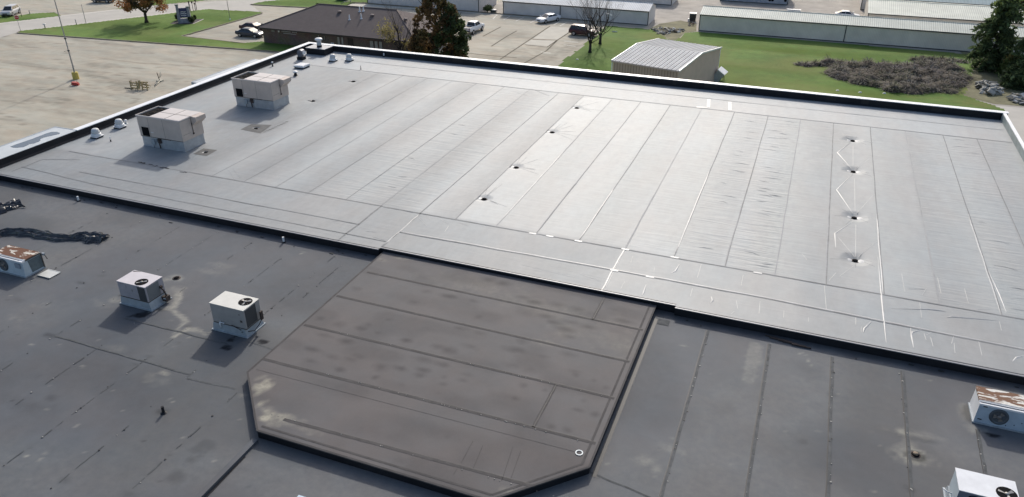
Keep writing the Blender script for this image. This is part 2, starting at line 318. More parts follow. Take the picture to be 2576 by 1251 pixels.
mid = [G(*p) for p in ((632.7, 12.3), (665, 5), (735, -1), (830, -12), (925, -6), (926, 7.5), (900, 8), (884, 10), (872, 15.3), (803, 20), (770, 20), (700, 16.5))]
lawn('lawn', mid, 0.12, .5, seed=3); kerb([G(*p) for p in ((633, 11.8), (631, 12.6), (700, 16.6), (770, 20.1), (803, 21))])
right = [(-37, 84), G(1390, 175), G(1405.7, 165), G(1433.4, 141), G(1463.7, 118.7), G(1477, 105.5), G(1499, 92), G(1512.6, 74), G(1525.7, 65.3), G(1574, 69.6), G(1640, 75), G(1651, 84.4), G(1669, 91.5), G(1693, 103), G(1706, 98.5), G(1723, 83.5), G(1752, 80.5), G(1912, 93), G(2237, 119.5), G(2440, 137), G(2455, 160), G(2440, 200), G(2425, 240), G(2500, 266), G(2532, 280), (22, 96), (19, 84)]
def pin(px, py): return G(px, py)
lawn('lawn', right, 0.02, .4, dust=((pin(2000, 130), 12, 3, .5), (pin(2250, 215), 9, 2, .45), (pin(1900, 165), 9, 3, .4), (pin(2300, 130), 12, 2, .5), (pin(2440, 225), 5, 6, .8), (pin(1950, 200), 7, 3, .35), (pin(2100, 120), 9, 1.5, .45), (pin(2200, 235), 9, 1, .4), (pin(1650, 95), 4, 3, .7), (pin(2480, 262), 4, 2, .7)),
     dark=((pin(1560, 120), 7, 5, .4), (pin(1620, 78), 6, .8, .5), (pin(2100, 135), 10, 1, .3)), seed=5, wear=.6)
b = MB(); b.sheet([G(*p) for p in ((2415, 130), (2520, 140), (2700, 150), (2700, 290), (2576, 268), (2500, 262), (2425, 243), (2410, 225), (2440, 200), (2450, 165))], 0.012); b.sheet([G(*p) for p in ((1632, 74), (1660, 60), (1712, 52), (1752, 60), (1752, 79), (1722, 84), (1704, 100), (1690, 102), (1668, 92), (1650, 84))], 0.012); struct(b.obj('dirt', m_dirt))
b = MB(); b.sheet([G(*p) for p in ((2500, 266), (2576, 272), (2720, 290), (2720, 420), (2600, 400), (2545, 320), (2528, 278))], 0.017); struct(b.obj('parking_apron', m_road))
b = MB(); b.sheet([G(*p) for p in ((872, 15.8), (884, 10.5), (926, 8.8), (1205, 32), (1268, 37), (1440, 51), (1440, 53), (1205, 35), (1060, 24.5))], 0.018); struct(b.obj('driveway', m_pale))
kerb([(-94, 142.2), (-88.6, 142.55), (-45, 142.55), (-42, 142.55)], .25, .2)
# ================================================================== STORE BUILDING
bld = thing('store_building', 'big flat roofed store with grey membrane roofs on two levels and dark parapets', 'building', (-20, 35, 0))
def bo(mb, name, mats, label=None, parent=None):   # child of bld given in world coordinates
    o = mb.obj(name, mats, parent or bld)
    if parent is None: o.location = (20, -35, 0)
    if label: o['label'] = label
    return o
m_black = mt('black_membrane', (0.014, 0.015, 0.019), 0.55, var=0.35, sc_=0.8, bump=0.15, bs=6, spec=0.25, world=True)
m_cope = mt('white_coping', (0.78, 0.79, 0.80), 0.38, 0.0, var=0.05, sc_=0.6, spec=0.6, world=True)
m_wall = mt('store_wall', (0.42, 0.39, 0.34), 0.85, var=0.08, sc_=0.5, world=True)
m_edge = mt('edge_metal', (0.26, 0.265, 0.28), 0.5, 0.1, var=0.1, sc_=1, world=True)
m_edge_d = mt('edge_metal_dark', (0.10, 0.10, 0.11), 0.5, 0.0, var=0.2, sc_=1, world=True)
X0, X1, YB, YF = -56.3, 17.2, 77.06, 35.1
DX = (-43.85, -19.45, 4.78); DY = (44.45, 50.75, 59.4, 66.7)
xs = set(np.round(np.arange(X0, X1 + .01, 0.5), 3)); ys = set(np.round(np.arange(YF, YB + .01, 0.5), 3)); ys.add(35.35)
for d in DX: xs |= set(np.round(np.arange(d - 1.0, d + 1.0, 0.08), 3))
for d in DY: ys |= set(np.round(np.arange(d - 1.04, d + 1.04, 0.08), 3))
xs |= {X1, -22.5, -4.3}; ys |= {YB}
def zup(X, Y):
    Z = np.full_like(X, UR)
    for i, dx in enumerate(DX):
        for dy in DY:
            r = np.hypot((X - dx), (Y - dy) * 1.0); R = (.45, .5, .72)[i]
            Z -= (.05, .10, .15)[i] * np.clip(1 - (r - .18) / R, 0, 1) ** 1.3
    Z += 0.012 * (vnoise(X * .35, Y * .35, 21) - .5) 
    return Z
g = Grid(sorted(xs), sorted(ys), zup, lambda X, Y: ~((X > -22.5) & (X < -4.3) & (Y < 35.35)))
SEAM = [-43.0, -40.02, -37.1, -34.3, -31.5, -28.35, -25.6, -22.5, -19.9, -17.0, -14.2, -11.35, -8.4, -5.4, -2.4, 0.43, 3.2, 6.2, 9.0, 11.94, 14.5]
ed = [X0 - 1] + SEAM + [X1 + 1]
rough_pick = [.3, .35, .25, .35, .3, .4, .3, .3, .4, .6, .5, .55, .48, .52, .42, .30, .35, .5, .25, .2, .1, .2]
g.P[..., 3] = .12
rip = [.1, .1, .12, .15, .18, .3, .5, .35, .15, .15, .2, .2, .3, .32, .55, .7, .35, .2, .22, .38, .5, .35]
tone = [.1, .05, .1, .16, .1, .2, .24, .1, .06, .25, .3, .34, .4, .3, .34, .6, .3, .1, .3, .25, .42, .35]  # pale side of each sheet: billow sheen painted into the colour
dtone = [.42, .46, .4, .36, .36, .28, .22, .36, .32, .02, .12, .1, .16, .12, .2, .04, .26, .3, .14, .22, .1, .2]  # dark side of each sheet; higher on the left to paint fading sheen
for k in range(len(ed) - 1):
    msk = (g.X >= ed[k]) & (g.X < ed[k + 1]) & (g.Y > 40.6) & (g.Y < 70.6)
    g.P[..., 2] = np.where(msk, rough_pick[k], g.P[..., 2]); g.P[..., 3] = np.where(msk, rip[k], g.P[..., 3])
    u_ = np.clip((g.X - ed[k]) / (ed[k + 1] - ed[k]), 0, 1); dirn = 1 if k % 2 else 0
    g.P[..., 0] = np.where(msk, tone[k] * np.clip((u_ if dirn else 1 - u_) * 1.3 - .15 + (g.n1 - .5) * .35, 0, 1), g.P[..., 0]); g.P[..., 1] = np.where(msk, dtone[k] * np.clip((1 - u_ if dirn else u_) * 1.2 + (g.n1 - .5) * .4, 0, 1), g.P[..., 1])  # gradient paints the light and shade of a billowing sheet
fr = (g.Y <= 40.6); g.P[..., 2] = np.where(fr, np.where(g.Y > 37.7, .12, .3) + .2 * (g.X < -25.5) + .3 * (g.X > -8.4) * (g.X < 2), g.P[..., 2]); g.P[..., 2] = np.where(g.Y >= 70.6, .35, g.P[..., 2]); g.put(1, np.where(fr, np.where(g.Y > 37.7, .18, .26) + .22 * np.clip((-10 - g.X) / 40, 0, 1) + (g.n1 - .5) * .1, 0))  # front strip painted darker leftwards, as the sheen falls off there
for p, rx, ry, a in (((-43.8, 50.9), 1.5, 1.1, .55), ((-43.6, 44.75), 1.1, .7, .5), ((-43.8, 51), 2.4, .3, .3)): g.blob(p, rx, ry, a, 1, .35, 2)
for p, rx, ry, a in ((U(1185, 410), 1.2, 2.5, .12), (U(130, 400), 3, 1, .15), (U(60, 420), 3, 1, .2)): g.blob(p, rx, ry, a, 0, .8)
for p, rx, ry, a in ((U(190, 395), 1.5, .5, .3), (U(330, 330), .8, .3, .35), (U(230, 362), .5, .2, .6), (U(700, 290), 2, .4, .2), (U(1000, 470), 5, 3, .12), (U(470, 460), 8, 1.2, .12), (U(700, 560), 6, 1.2, .1), (U(90, 385), .8, .25, .6), (U(210, 395), .5, .2, .5)): g.blob(p, rx, ry, a, 1, .8)
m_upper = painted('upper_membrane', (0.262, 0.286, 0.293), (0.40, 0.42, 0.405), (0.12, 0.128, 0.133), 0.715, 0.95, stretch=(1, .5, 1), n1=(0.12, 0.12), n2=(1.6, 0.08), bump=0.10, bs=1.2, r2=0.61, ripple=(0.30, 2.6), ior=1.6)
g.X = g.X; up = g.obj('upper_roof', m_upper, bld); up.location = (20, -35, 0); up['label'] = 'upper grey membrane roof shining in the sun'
# seams, laps, patches and wrinkles of the upper membrane
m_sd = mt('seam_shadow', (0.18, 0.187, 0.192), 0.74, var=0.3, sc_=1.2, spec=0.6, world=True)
m_sl = mt('seam_bright', (0.36, 0.37, 0.37), 0.5, var=0.2, sc_=1.2, spec=0.6, world=True)  # glints on laps and creases painted as a lighter membrane
m_lap = mt('seam_lap', (0.25, 0.26, 0.268), 0.74, var=0.15, sc_=1.2, spec=0.85, world=True)
m_patch = mt('pale_patch', (0.47, 0.475, 0.47), 0.5, var=0.1, sc_=3, world=True)
b = MB(); zz = UR + 0.010
def jit(x0, y0, x1, y1, n, a):
    return [(x0 + (x1 - x0) * i / n + random.uniform(-a, a), y0 + (y1 - y0) * i / n + random.uniform(-a, a)) for i in range(n + 1)]
for k, x in enumerate(SEAM):
    y0, y1 = 40.65, 70.6
    if x < -40.5: y0 = 52.5 if x < -42 else 44
    pts = jit(x, y0, x, y1, 14, .02)
    strong = x > -26
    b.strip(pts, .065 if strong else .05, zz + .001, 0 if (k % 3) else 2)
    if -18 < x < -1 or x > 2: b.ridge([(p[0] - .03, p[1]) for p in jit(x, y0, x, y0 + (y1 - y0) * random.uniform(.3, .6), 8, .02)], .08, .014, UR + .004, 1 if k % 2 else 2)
for pts, wd, mi in (([(-55, 36.9), (-46, 36.3), (-22.6, 36.2)], .08, 0), ([(-54.4, 40.7), (-37, 40.7), (-25.35, 40.7)], .10, 0), ([(-50, 37.75), (-25.4, 37.68)], .08, 0), ([(-25.5, 40.7), (-25.5, 35.2)], .1, 0), ([(-22.5, 40.65), (-22.5, 35.5)], .1, 0),
                    ([(-25.3, 40.65), (-19.9, 40.62), (17.1, 40.62)], .10, 0), ([(-22.5, 37.65), (-8.5, 37.85), (0, 37.85), (17.1, 37.4)], .10, 0), ([(-54, 70.6), (-30, 70.6), (-4, 70.65), (17.1, 70.7)], .12, 0), ([(-50, 73.9), (-20, 74.0), (17, 74.0)], .1, 2), ([(-8.45, 40.6), (-8.45, 35.4)], .07, 1), ([(-54.8, 35.9), (-54.8, 38.6), (-52, 39.6)], .06, 0)):
    dense = []
    for a_, c_ in zip(pts[:-1], pts[1:]): dense += jit(*a_, *c_, 8, .025)[:-1]
    dense.append(pts[-1]); b.strip(dense, wd, zz + .003, mi)
    if mi == 0 and pts[0][0] > -23: b.ridge([(p[0], p[1] + .09) for p in dense], .12, .02, UR + .004, 1)
for px, py in ((1340, 588), (1383, 595), (1455, 607), (1573, 628), (1697, 648), (1545, 681), (1635, 697), (1906, 687)):
    x, y = U(px, py); b.box(x - .24, x + .24, y - .09, y + .08, UR + .016, UR + .02, 3)
for a_, c_ in (((1783, 250), (1782, 271)), ((1836, 257), (1836, 278)), ((1752, 270), (1780, 271))): b.strip([U(*a_), U(*c_)], .3, UR + .018, 3)
q1 = lambda x, y: U(2064.9 + x * .2978, 321.6 + y * .2978)
q2 = lambda x, y: U(1929.5 + x * .251, 626.2 + y * .251)
q3 = lambda x, y: U(1286.3 + x * .25025, 626.2 + y * .25025)
q4 = lambda x, y: U(643.2 + x * .25025, 313.1 + y * .25025)
for pl in ([(175, 45), (245, 90)], [(250, 125), (140, 210), (258, 345)], [(272, 150), (272, 320)], [(295, 350), (410, 260)], [(262, 395), (135, 525), (268, 722)], [(285, 430), (290, 710)], [(305, 722), (440, 570)], [(275, 790), (120, 893), (125, 1010)], [(296, 820), (293, 1090)], [(310, 1095), (480, 955)], [(150, 930), (285, 1090)], [(300, 1150), (160, 1253)]):
    b.ridge([q1(*p) for p in pl], .11, .032, UR + .004, 1)
for pl in ([(690, 240), (620, 320)], [(575, 370), (595, 615)], [(1112, 80), (1150, 470), (1170, 670), (1195, 940)], [(1440, 790), (1452, 880), (1470, 990)], [(1530, 540), (1550, 690)], [(1045, 730), (975, 800), (965, 840)], [(945, 780), (945, 840)], [(170, 620), (165, 690)], [(415, 690), (415, 730)], [(1560, 810), (1460, 835), (1440, 880)], [(1665, 830), (1595, 865)], [(1575, 850), (1595, 915)], [(1640, 890), (1665, 980)], [(1875, 860), (1850, 950)], [(1875, 945), (1885, 1045)], [(2120, 920), (2155, 1070)], [(2576, 1070), (2500, 1090), (2460, 1130)], [(2330, 730), (2350, 820)], [(1980, 400), (2020, 550)], [(890, 690), (890, 760)], [(960, 460), (1020, 445)], [(1800, 690), (1850, 680), (2300, 720)], [(1250, 600), (1620, 605), (1790, 628)], [(2110, 610), (2230, 612)], [(1420, 400), (1580, 405)], [(350, 50), (400, 110)], [(1600, 395), (1555, 465)], [(1710, 290), (1745, 450)], [(2210, 200), (2330, 450), (2400, 640)], [(1350, 250), (1380, 430)], [(1200, 490), (1265, 500)], [(2576, 500), (2440, 500)]):
    b.ridge([q2(*p) for p in pl], .11, .03, UR + .004, 1)
for pl in ([(1220, 75), (1200, 140)], [(1690, 155), (1650, 225), (1605, 245)], [(1910, 155), (1870, 290)], [(2330, 265), (2310, 370)], [(1440, 190), (1430, 240)], [(1140, 330), (1100, 400)], [(1355, 360), (1330, 440), (1310, 470)], [(2010, 480), (2025, 520), (2000, 545)], [(2260, 520), (2275, 600)], [(2500, 530), (2490, 650)], [(2240, 630), (2210, 655)], [(1820, 400), (1800, 480)], [(100, 160), (650, 290)], [(690, 250), (880, 320)], [(1140, 10), (950, 390)]):
    b.ridge([q3(*p) for p in pl], .13, .035, UR + .004, 1)
for pl in ([(1720, 920), (1760, 960)], [(1870, 960), (1940, 1005)], [(1940, 1020), (1900, 1080)], [(1440, 860), (1580, 890)], [(1110, 1075), (1210, 1085)], [(1180, 1130), (1300, 1165)], [(780, 975), (830, 975)], [(2040, 985), (2130, 1020)], [(1640, 940), (1720, 1025)], [(210, 510), (225, 540)]):
    b.ridge([q4(*p) for p in pl], .10, .025, UR + .004, 1)
# drain pull wrinkles on the middle line
for x, y in zip([DX[1]] * 4, DY):
    for k in range(5):
        a = random.uniform(-.6, .5) + (0 if k % 3 else 1.6); r1 = random.uniform(1.1, 3.0); b.ridge([(x + .6 * math.cos(a), y + .6 * math.sin(a)), (x + r1 * math.cos(a), y + r1 * math.sin(a))], .06, .02, UR + .006, 0)
    b.ridge([(x + .02, y + .5), (x + .06, y + 2.2)], .07, .03, UR + .006, 0)
for x, y in zip([DX[2]] * 4, DY):
    for k in range(0, 11, 2):
        a = k * .57 + random.uniform(-.2, .2); r1 = random.uniform(.9, 1.7); b.ridge([(x + .55 * math.cos(a), y + .55 * math.sin(a)), (x + r1 * math.cos(a), y + r1 * math.sin(a))], .06, .02, UR + .006, 1 if k % 2 else 0)
# short cross wrinkles, sheet by sheet
for xa, xb, n, mi in ((-2.2, .3, 22, 2), (-4.9, -2.7, 12, 2), (12.1, 14.3, 10, 2), (-28.2, -25.8, 5, 2)):
    for k in range(n):
        y = random.uniform(41.2, 70); L_ = random.uniform(.35, .95) * (xb - xa) * .6; x = random.uniform(xa, xb - L_)
        b.ridge([(x, y), (x + L_ * .5, y + random.uniform(-.06, .06)), (x + L_, y + random.uniform(-.25, .12))], random.uniform(.03, .06), random.uniform(.008, .016), UR + .008, 0 if k % 4 == 0 else 2)
b.ridge([U(1340, 225), U(1382, 242)], .09, .02, UR + .008, 5)
for pl in ([(1300, 234), (1325, 240)], [(586, 425), (597, 440)], [(597, 440), (605, 448)], [(561, 434), (570, 427)], [(575, 428), (590, 452)]): b.ridge([U(*p) for p in pl], .09, .03, UR + .006, 2)
# black scraps of sealant along the old lap
for k in range(26):
    x, y = U(348 + k * 4.6 + random.uniform(-2, 2), 408 + k * 1.05 + random.uniform(-1.5, 1.5))
    if random.random() < .6: b.strip([(x, y), (x + random.uniform(.15, .5), y + random.uniform(-.06, .05))], random.uniform(.06, .14), zz + .006, 4)
for k in range(9):
    x, y = U(662 + k * 7, 333 - k * 3.2); b.strip([(x, y), (x + .2, y + .14)], random.uniform(.05, .1), zz + .006, 4)
for poly in (((605, 326), (632, 313), (684, 315), (655, 336)), ((486, 388), (512, 374), (547, 378), (520, 393))):
    P_ = [U(*p) for p in poly]; c_ = (sum(p[0] for p in P_) / 4, sum(p[1] for p in P_) / 4); n4 = 16
    for k in range(n4):
        e_ = lambda q: (P_[int(q // 4) % 4][0] * (1 - q % 4 / 4) + P_[(int(q // 4) + 1) % 4][0] * (q % 4 / 4), P_[int(q // 4) % 4][1] * (1 - q % 4 / 4) + P_[(int(q // 4) + 1) % 4][1] * (q % 4 / 4))
        a_, d_ = e_(k), e_(k + 1); f_ = .30; b.quad((*a_, zz + .004), (*d_, zz + .004), (c_[0] * (1 - f_) + d_[0] * f_, c_[1] * (1 - f_) + d_[1] * f_, zz + .004), (c_[0] * (1 - f_) + a_[0] * f_, c_[1] * (1 - f_) + a_[1] * f_, zz + .004), 5)
bo(b, 'membrane_seams', [m_sd, m_sl, m_lap, m_patch, m_black, mt('patch_dark', (.115, .115, .112), .8, var=.2, sc_=2, spec=.4, world=True)], parent=up)
# ---- lower roof
g = Grid(np.arange(-58, 17.61, 0.14), np.arange(4, 35.45, 0.13), lambda X, Y: UR - 0.46 - 0.009 * (35.2 - Y) + 0.03 * (vnoise(X * .22, Y * .22, 31) - .5), lambda X, Y: (Y > 11) | (X > -57.5))
g.put(0, .10 * np.clip((vnoise(g.X * .22, g.Y * .22, 40) - .45) * 4, 0, 1)); g.put(1, .22 * np.clip((vnoise(g.X * .17 + 9, g.Y * .3, 41) - .5) * 4, 0, 1))
z1 = lambda x, y: L(x * .25025, 626.2 + y * .25025)
z5 = lambda x, y: L(x * .25025, 937.7 + y * .25025)
z2 = lambda x, y: L(643.2 + x * .25025, 626.2 + y * .25025)
z8 = lambda x, y: L(1929.5 + x * .251, 937.7 + y * .251)
g.line([z1(*p) for p in ((1850, 400), (1800, 450), (1770, 540), (1740, 590), (1640, 600))], .2, .6, 0, .9)
g.line([z1(*p) for p in ((1700, 600), (1830, 680), (1860, 740), (1790, 800), (1740, 885), (1890, 800), (1990, 820), (2080, 870))], .16, .55, 0, .9)
g.line([z1(*p) for p in ((1740, 890), (1810, 850), (1890, 800))], .12, .85, 0, .5); g.line([z1(*p) for p in ((1640, 312), (1730, 300))], .22, .35, 0, .7)
g.blob(z1(1150, 510), .5, .35, .5, 0, .6); g.blob(z1(1775, 293), .55, .35, .55, 0, .5); g.blob(z1(1790, 410), .6, .3, .3, 0, .8)
for p in ((2100, 230), (2240, 170), (420, 580), (180, 700), (1200, 1010), (1000, 540)): g.blob(z1(*p), .8, .35, .16, 0, .9)
g.blob(z5(1650, 10), .35, .2, .75, 0, .7); g.blob(z5(1610, 80), .7, .4, .35, 0, .9); g.blob(z5(2440, 220), .22, .2, .6, 0, .8)
for p, rx, ry, a in (((1650, 390), .45, .28, .6), ((2080, 720), .5, .3, .35), ((1980, 770), .4, .25, .3), ((1740, 1050), .45, .4, .35), ((1910, 880), .25, .2, .3), ((520, 250), .4, .3, .35), ((640, 1080), .35, .25, .3), ((2200, 560), .6, .35, .25), ((1300, 1230), .5, .3, .3), ((300, 330), 1.6, .5, .18), ((2360, 470), .6, .4, .2)): g.blob(z5(*p), rx, ry, a, 1, .7)
for p, rx, ry, a in (((1800, 950), .3, .15, .45), ((1880, 780), .3, .15, .35), ((500, 870), .4, .2, .5), ((820, 340), .3, .18, .45), ((1500, 1080), .6, .25, .4), ((1350, 1160), .3, .2, .45), ((200, 520), .6, .3, .2), ((1000, 270), .5, .25, .25)): g.blob(z1(*p), rx, ry, a, 1, .7)
g.line([z1(*p) for p in ((1500, 615), (1400, 660), (1300, 680))], .10, .8, 1, .8); g.blob(z1(1400, 668), .32, .16, 1, 1, .5, 3); g.blob(z1(1470, 648), .2, .09, .9, 1, .5, 3); g.blob(z1(1600, 610), .5, .14, .6, 1, .8)
for p, r in (((2320, 912), .16), ((2270, 995), .18), ((2370, 880), .09)): g.blob(z1(*p), r * 1.4, r, 1, 1, .4, 3)
g.blob(z2(75, 938), .24, .20, 1, 1, .15, 4); g.blob(z2(0, 890), .12, .07, .9, 1, .3, 4)
for p in ((400, 1170), (430, 975), (215, 1020), (1270, 105)): g.blob(z2(*p), .12, .1, .4, 1, .5)
g.blob(z2(320, 960), .7, .35, .3, 0, .9); g.blob(z2(450, 50), .12, .06, .8, 0, .4); g.blob(z2(480, 35), .25, .1, .4, 0, .4)
for p, rx, ry, a in (((1355, 590), .28, .22, .75), ((1450, 620), 1.0, .16, .4), ((1490, 840), .85, .58, .95), ((1570, 910), .3, .25, .6), ((1395, 890), .18, .22, .6), ((2110, 570), .4, .3, .4), ((1640, 640), 1.2, .25, .2), ((2000, 400), .25, .6, .3), ((1400, 800), .2, .4, .4), ((1400, 700), .12, .5, .4)): g.blob(z8(*p), rx, ry, a, 0, .8)
g.blob(z8(1490, 840), .40, .32, .75, 1, .2, 3); g.blob(z8(660, 225), .4, .25, .4, 1, .5); g.blob(z8(1500, 660), 1.2, .2, .35, 1, .7); g.blob(z8(365, 690), .4, .35, .35, 1, .6); g.blob(z8(1000, 420), 1.5, .7, .18, 1, .8); g.blob(z8(2270, 630), .35, .08, 1, 1, .3, 3); g.blob(z8(1440, 1170), .35, .25, .5, 1, .7)
g.line([z8(2020, 350), z8(2000, 420), z8(2040, 480)], .18, .45, 1, .7)
g.line([L(*p) for p in ((1897, 868), (1895, 905), (1887, 952))], .30, .30, 0, .9, 2); g.line([L(*p) for p in ((2007, 891), (2020, 888), (2030, 894), (2032, 905), (2044, 925))], .05, .5, 0, .2, 2); g.blob(L(2022, 925), .9, .8, .18, 1, .4)
for p, rx, ry, a in (((1690, 1130), .6, .3, .3), ((1620, 1160), .5, .4, .3), ((1650, 1180), .3, .3, .3), ((1720, 870), .25, .1, .4), ((1790, 1020), 1.5, .6, .14)): g.blob(L(*p), rx, ry, a, 0 if a > .2 else 1, .8)
for k in range(60):
    p = L(random.uniform(0, 640), random.uniform(640, 1250)); g.blob(p, random.uniform(.06, .14), random.uniform(.05, .1), random.uniform(.25, .7), 0 if k % 3 else 1, .4)
for k in range(40):
    p = L(random.uniform(1500, 2450), random.uniform(880, 1250)); g.blob(p, random.uniform(.05, .12), random.uniform(.05, .1), random.uniform(.2, .5), 0 if k % 3 else 1, .4)
# darker towards the foot of the upper roof step
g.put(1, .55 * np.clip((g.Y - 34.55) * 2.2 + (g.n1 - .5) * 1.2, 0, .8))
m_lower = painted('lower_membrane', (0.092, 0.100, 0.110), (0.40, 0.385, 0.33), (0.022, 0.023, 0.026), 0.74, 0.42, n1=(0.14, 0.10), n2=(1.4, 0.07), bump=0.12, bs=1.5, grain=0.05)
lo = g.obj('lower_roof', m_lower, bld); lo.location = (20, -35, 0); lo['label'] = 'lower dusty dark grey membrane roof with pale stains'
m_lsd = mt('lower_seam', (0.078, 0.082, 0.084), 0.85, var=0.35, sc_=2.5, spec=0.25, world=True)
m_lsf = mt('lower_seam_faint', (0.085, 0.090, 0.093), 0.8, var=0.35, sc_=2.5, spec=0.3, world=True)
m_dot = mt('seam_dot', (0.34, 0.33, 0.30), 0.8, var=0.2, world=True)
m_ddot = mt('seam_scab', (0.02, 0.02, 0.022), 0.6, var=0.2, world=True)
b = MB(); Zl = lambda d: (lambda y: zl(y) + d + .012)
def dotted(x, y0, y1, dens, lightf, wob=.07):
    n = int((y1 - y0) * dens)
    for k in range(n):
        y = y0 + (y1 - y0) * (k + random.random()) / n; xx = x + random.uniform(-wob, wob); s_ = random.uniform(.012, .036)
        b.box(xx - s_, xx + s_, y - s_ * .8, y + s_ * .8, zl(y) + .005, zl(y) + .02 + s_ * .2, 1 if random.random() < lightf else 2)
for x, y0, y1, wd in ((-36.9, 18, 34.2, .05), (-33.93, 13, 27.5, .05), (-31.0, 13, 34.3, .05), (-28.0, 11, 27, .06), (-25.07, 11, 34.3, .06), (-22.06, 11, 22.2, .06), (-24.1, 27, 34.3, .05), (-28.0, 28, 34, .04), (-34, 28, 34.4, .03), (-39.9, 24, 34, .04), (-43, 24, 34, .03)):
    n = int((y1 - y0) / .8)
    for k in range(n):
        if random.random() < .45: b.strip(jit(x, y0 + k * .8, x, y0 + k * .8 + random.uniform(.3, .8), 3, .015), wd * random.uniform(.5, 1.2), Zl(0), 3)
    dotted(x, y0, y1, .8, .5)
for x, y0, y1 in ((-2.36, 15, 34.3), (.74, 18, 34.2), (3.73, 20, 34.2), (6.75, 22, 34.2), (9.55, 24, 30.9), (12.4, 25, 34), (-19.2, 8, 15)):
    b.strip(jit(x, y0, x + (.15 if x > 6 else 0), y1, 24, .02), .12, Zl(0), 3); b.strip(jit(x - .09, y0, x - .09 + (.15 if x > 6 else 0), y1, 24, .012), .035, Zl(.002), 2); dotted(x + .02, y0, y1, 1.3, .7)
for pts in (((-33.9, 21.63), (-25.1, 21.6)), ((-25, 21.3), (-22.3, 21.5)), ((-25.1, 24.9), (-22.2, 24.7)), ((-5.4, 22.4), (-2.4, 21.9), (3.7, 21.6)), ((-31.9, 24.2), (-25.1, 24.3))):
    dense = []
    for a_, c_ in zip(pts[:-1], pts[1:]): dense += jit(*a_, *c_, 10, .025)
    b.strip(dense, .09 if pts[0][0] < -24 or pts[0][0] == -5.4 else .05, Zl(.001), 0 if pts[0][0] == -5.4 else 3)
for k in range(46):    # black scraps along the foot of the step
    x = random.uniform(-54, 16); y = 34.95 - abs(random.gauss(0, .35)); b.box(x, x + random.uniform(.04, .3), y, y + random.uniform(.03, .09), zl(y) + .01, zl(y) + .035, 2)
b.strip([(-5.12, 22.2), (-5.12, 34.4)], .18, Zl(.002), 2); b.strip([(-5.0, 34.2), (-4.4, 34.2)], .5, Zl(.003), 0)
bo(b, 'membrane_seams', [m_lsd, m_dot, m_ddot, m_lsf], parent=lo)
# expansion joint running from the raised corner
b = MB(); pts = [(-19.25, 18.95), (-19.15, 4.2)]
b.box(-19.33, -19.08, 4.2, 19.0, zl(12) - .12, zl(19) + .13, 0); bo(b, 'expansion_joint', m_lower)
b = MB(); b.box(-19.06, -18.98, 4.2, 18.6, zl(12) - .1, zl(12) + .06, 0); bo(b, 'joint_shade_strip', m_black)  # black strip painting the shaded right side of the joint
# ---- raised section
RPOLY = [(-22.28, 35.3), (-22.28, 22.4), (-19.22, 19.2), (-8.45, 19.2), (-5.35, 22.3), (-5.35, 35.3)]
def inpoly(X, Y, poly):
    ins = np.zeros(X.shape, bool); n = len(poly)
    for i in range(n):
        x1, y1 = poly[i]; x2, y2 = poly[(i + 1) % n]; ins ^= ((y1 > Y) != (y2 > Y)) & (X < (x2 - x1) * (Y - y1) / (y2 - y1 + 1e-12) + x1)
    return ins
g = Grid(np.arange(-22.28, -5.3, 0.1), np.arange(19.2, 35.36, 0.1), ZR + 0.004, lambda X, Y: inpoly(X, Y, RPOLY))
for px, py in ((951, 837.6), (976, 804), (928, 819), (913, 827.6), (1021, 856), (1098, 872.6), (1131, 883), (1186, 874), (806, 801), (851, 816), (816, 844), (873, 859), (786, 879), (836, 898), (906, 896.5), (883, 904), (781, 909), (856, 930), (958, 924), (1066, 904), (1111, 917), (1006, 926.5), (1063.6, 931.5), (1281, 919), (1206, 797.6), (1206, 839), (1156, 826.5), (1128.6, 746), (1073.6, 734), (1043.6, 761), (898, 727.6), (1188.7, 757.6), (1228.7, 704), (1263.7, 714)):
    g.blob(RP(px, py), random.uniform(.34, .7), random.uniform(.2, .36), random.uniform(.34, .58), 1, .5, .8)
for x, y in ((240, 540), (120, 490), (450, 560), (660, 610), (340, 680), (1020, 610), (1140, 730), (600, 740), (780, 790), (540, 810), (420, 740), (600, 890), (110, 930), (60, 1020), (570, 1060), (320, 1085), (20, 1170), (210, 1210), (650, 1240)):
    g.blob(RP(1286.3 + x * .25, 626.2 + y * .25), random.uniform(.34, .7), random.uniform(.2, .34), random.uniform(.3, .5), 1, .5, .8)
for x, y in ((1200, 50), (1650, 30), (1480, 130), (1890, 120), (1900, 45), (1840, 210), (2080, 80), (1930, 640), (1480, 890), (2130, 20)): g.blob(RP(643.2 + x * .25, 937.7 + y * .25), random.uniform(.2, .42), random.uniform(.15, .25), random.uniform(.3, .5), 1, .5, .8)
for x, y in ((40, 260), (130, 130), (650, 20), (830, 80), (950, 150), (680, 380), (840, 420), (560, 580), (400, 540), (340, 180), (730, 280)): g.blob(RP(1286.3 + x * .25, 937.7 + y * .25), random.uniform(.18, .36), random.uniform(.14, .26), random.uniform(.35, .55), 1, .45, .8)
for px, py, rx, ry, a in ((658, 972, .38, .5, .75), (656, 1015, .28, .4, .8), (672, 1034, .5, .3, .8), (664, 1052, .25, .25, .9), (706, 1046, .6, .3, .5), (648, 990, .2, .5, .6), (690, 1060, .5, .35, .4), (655, 950, .3, .3, .4), (730, 1062, .6, .3, .3), (760, 1078, .8, .2, .2)): g.blob(RP(px, py), rx, ry, a, 0, 1.0)
for px, py, rx, ry, a in ((1005, 650, .9, .25, .3), (965, 655, .4, .3, .35), (1310, 1245, .6, .2, .35), (1380, 865, .8, .2, .2), (1560, 870, .7, .2, .2), (1200, 720, 3, .8, .12), (1400, 780, 3, .8, .12), (1500, 850, 2.5, 1, .12)): g.blob(RP(px, py), rx, ry, a, 0, .9)
g.blob(RP(990, 645), .5, .12, .7, 1, .8); g.blob(RP(962, 655), .12, .1, .4, 1, .3)
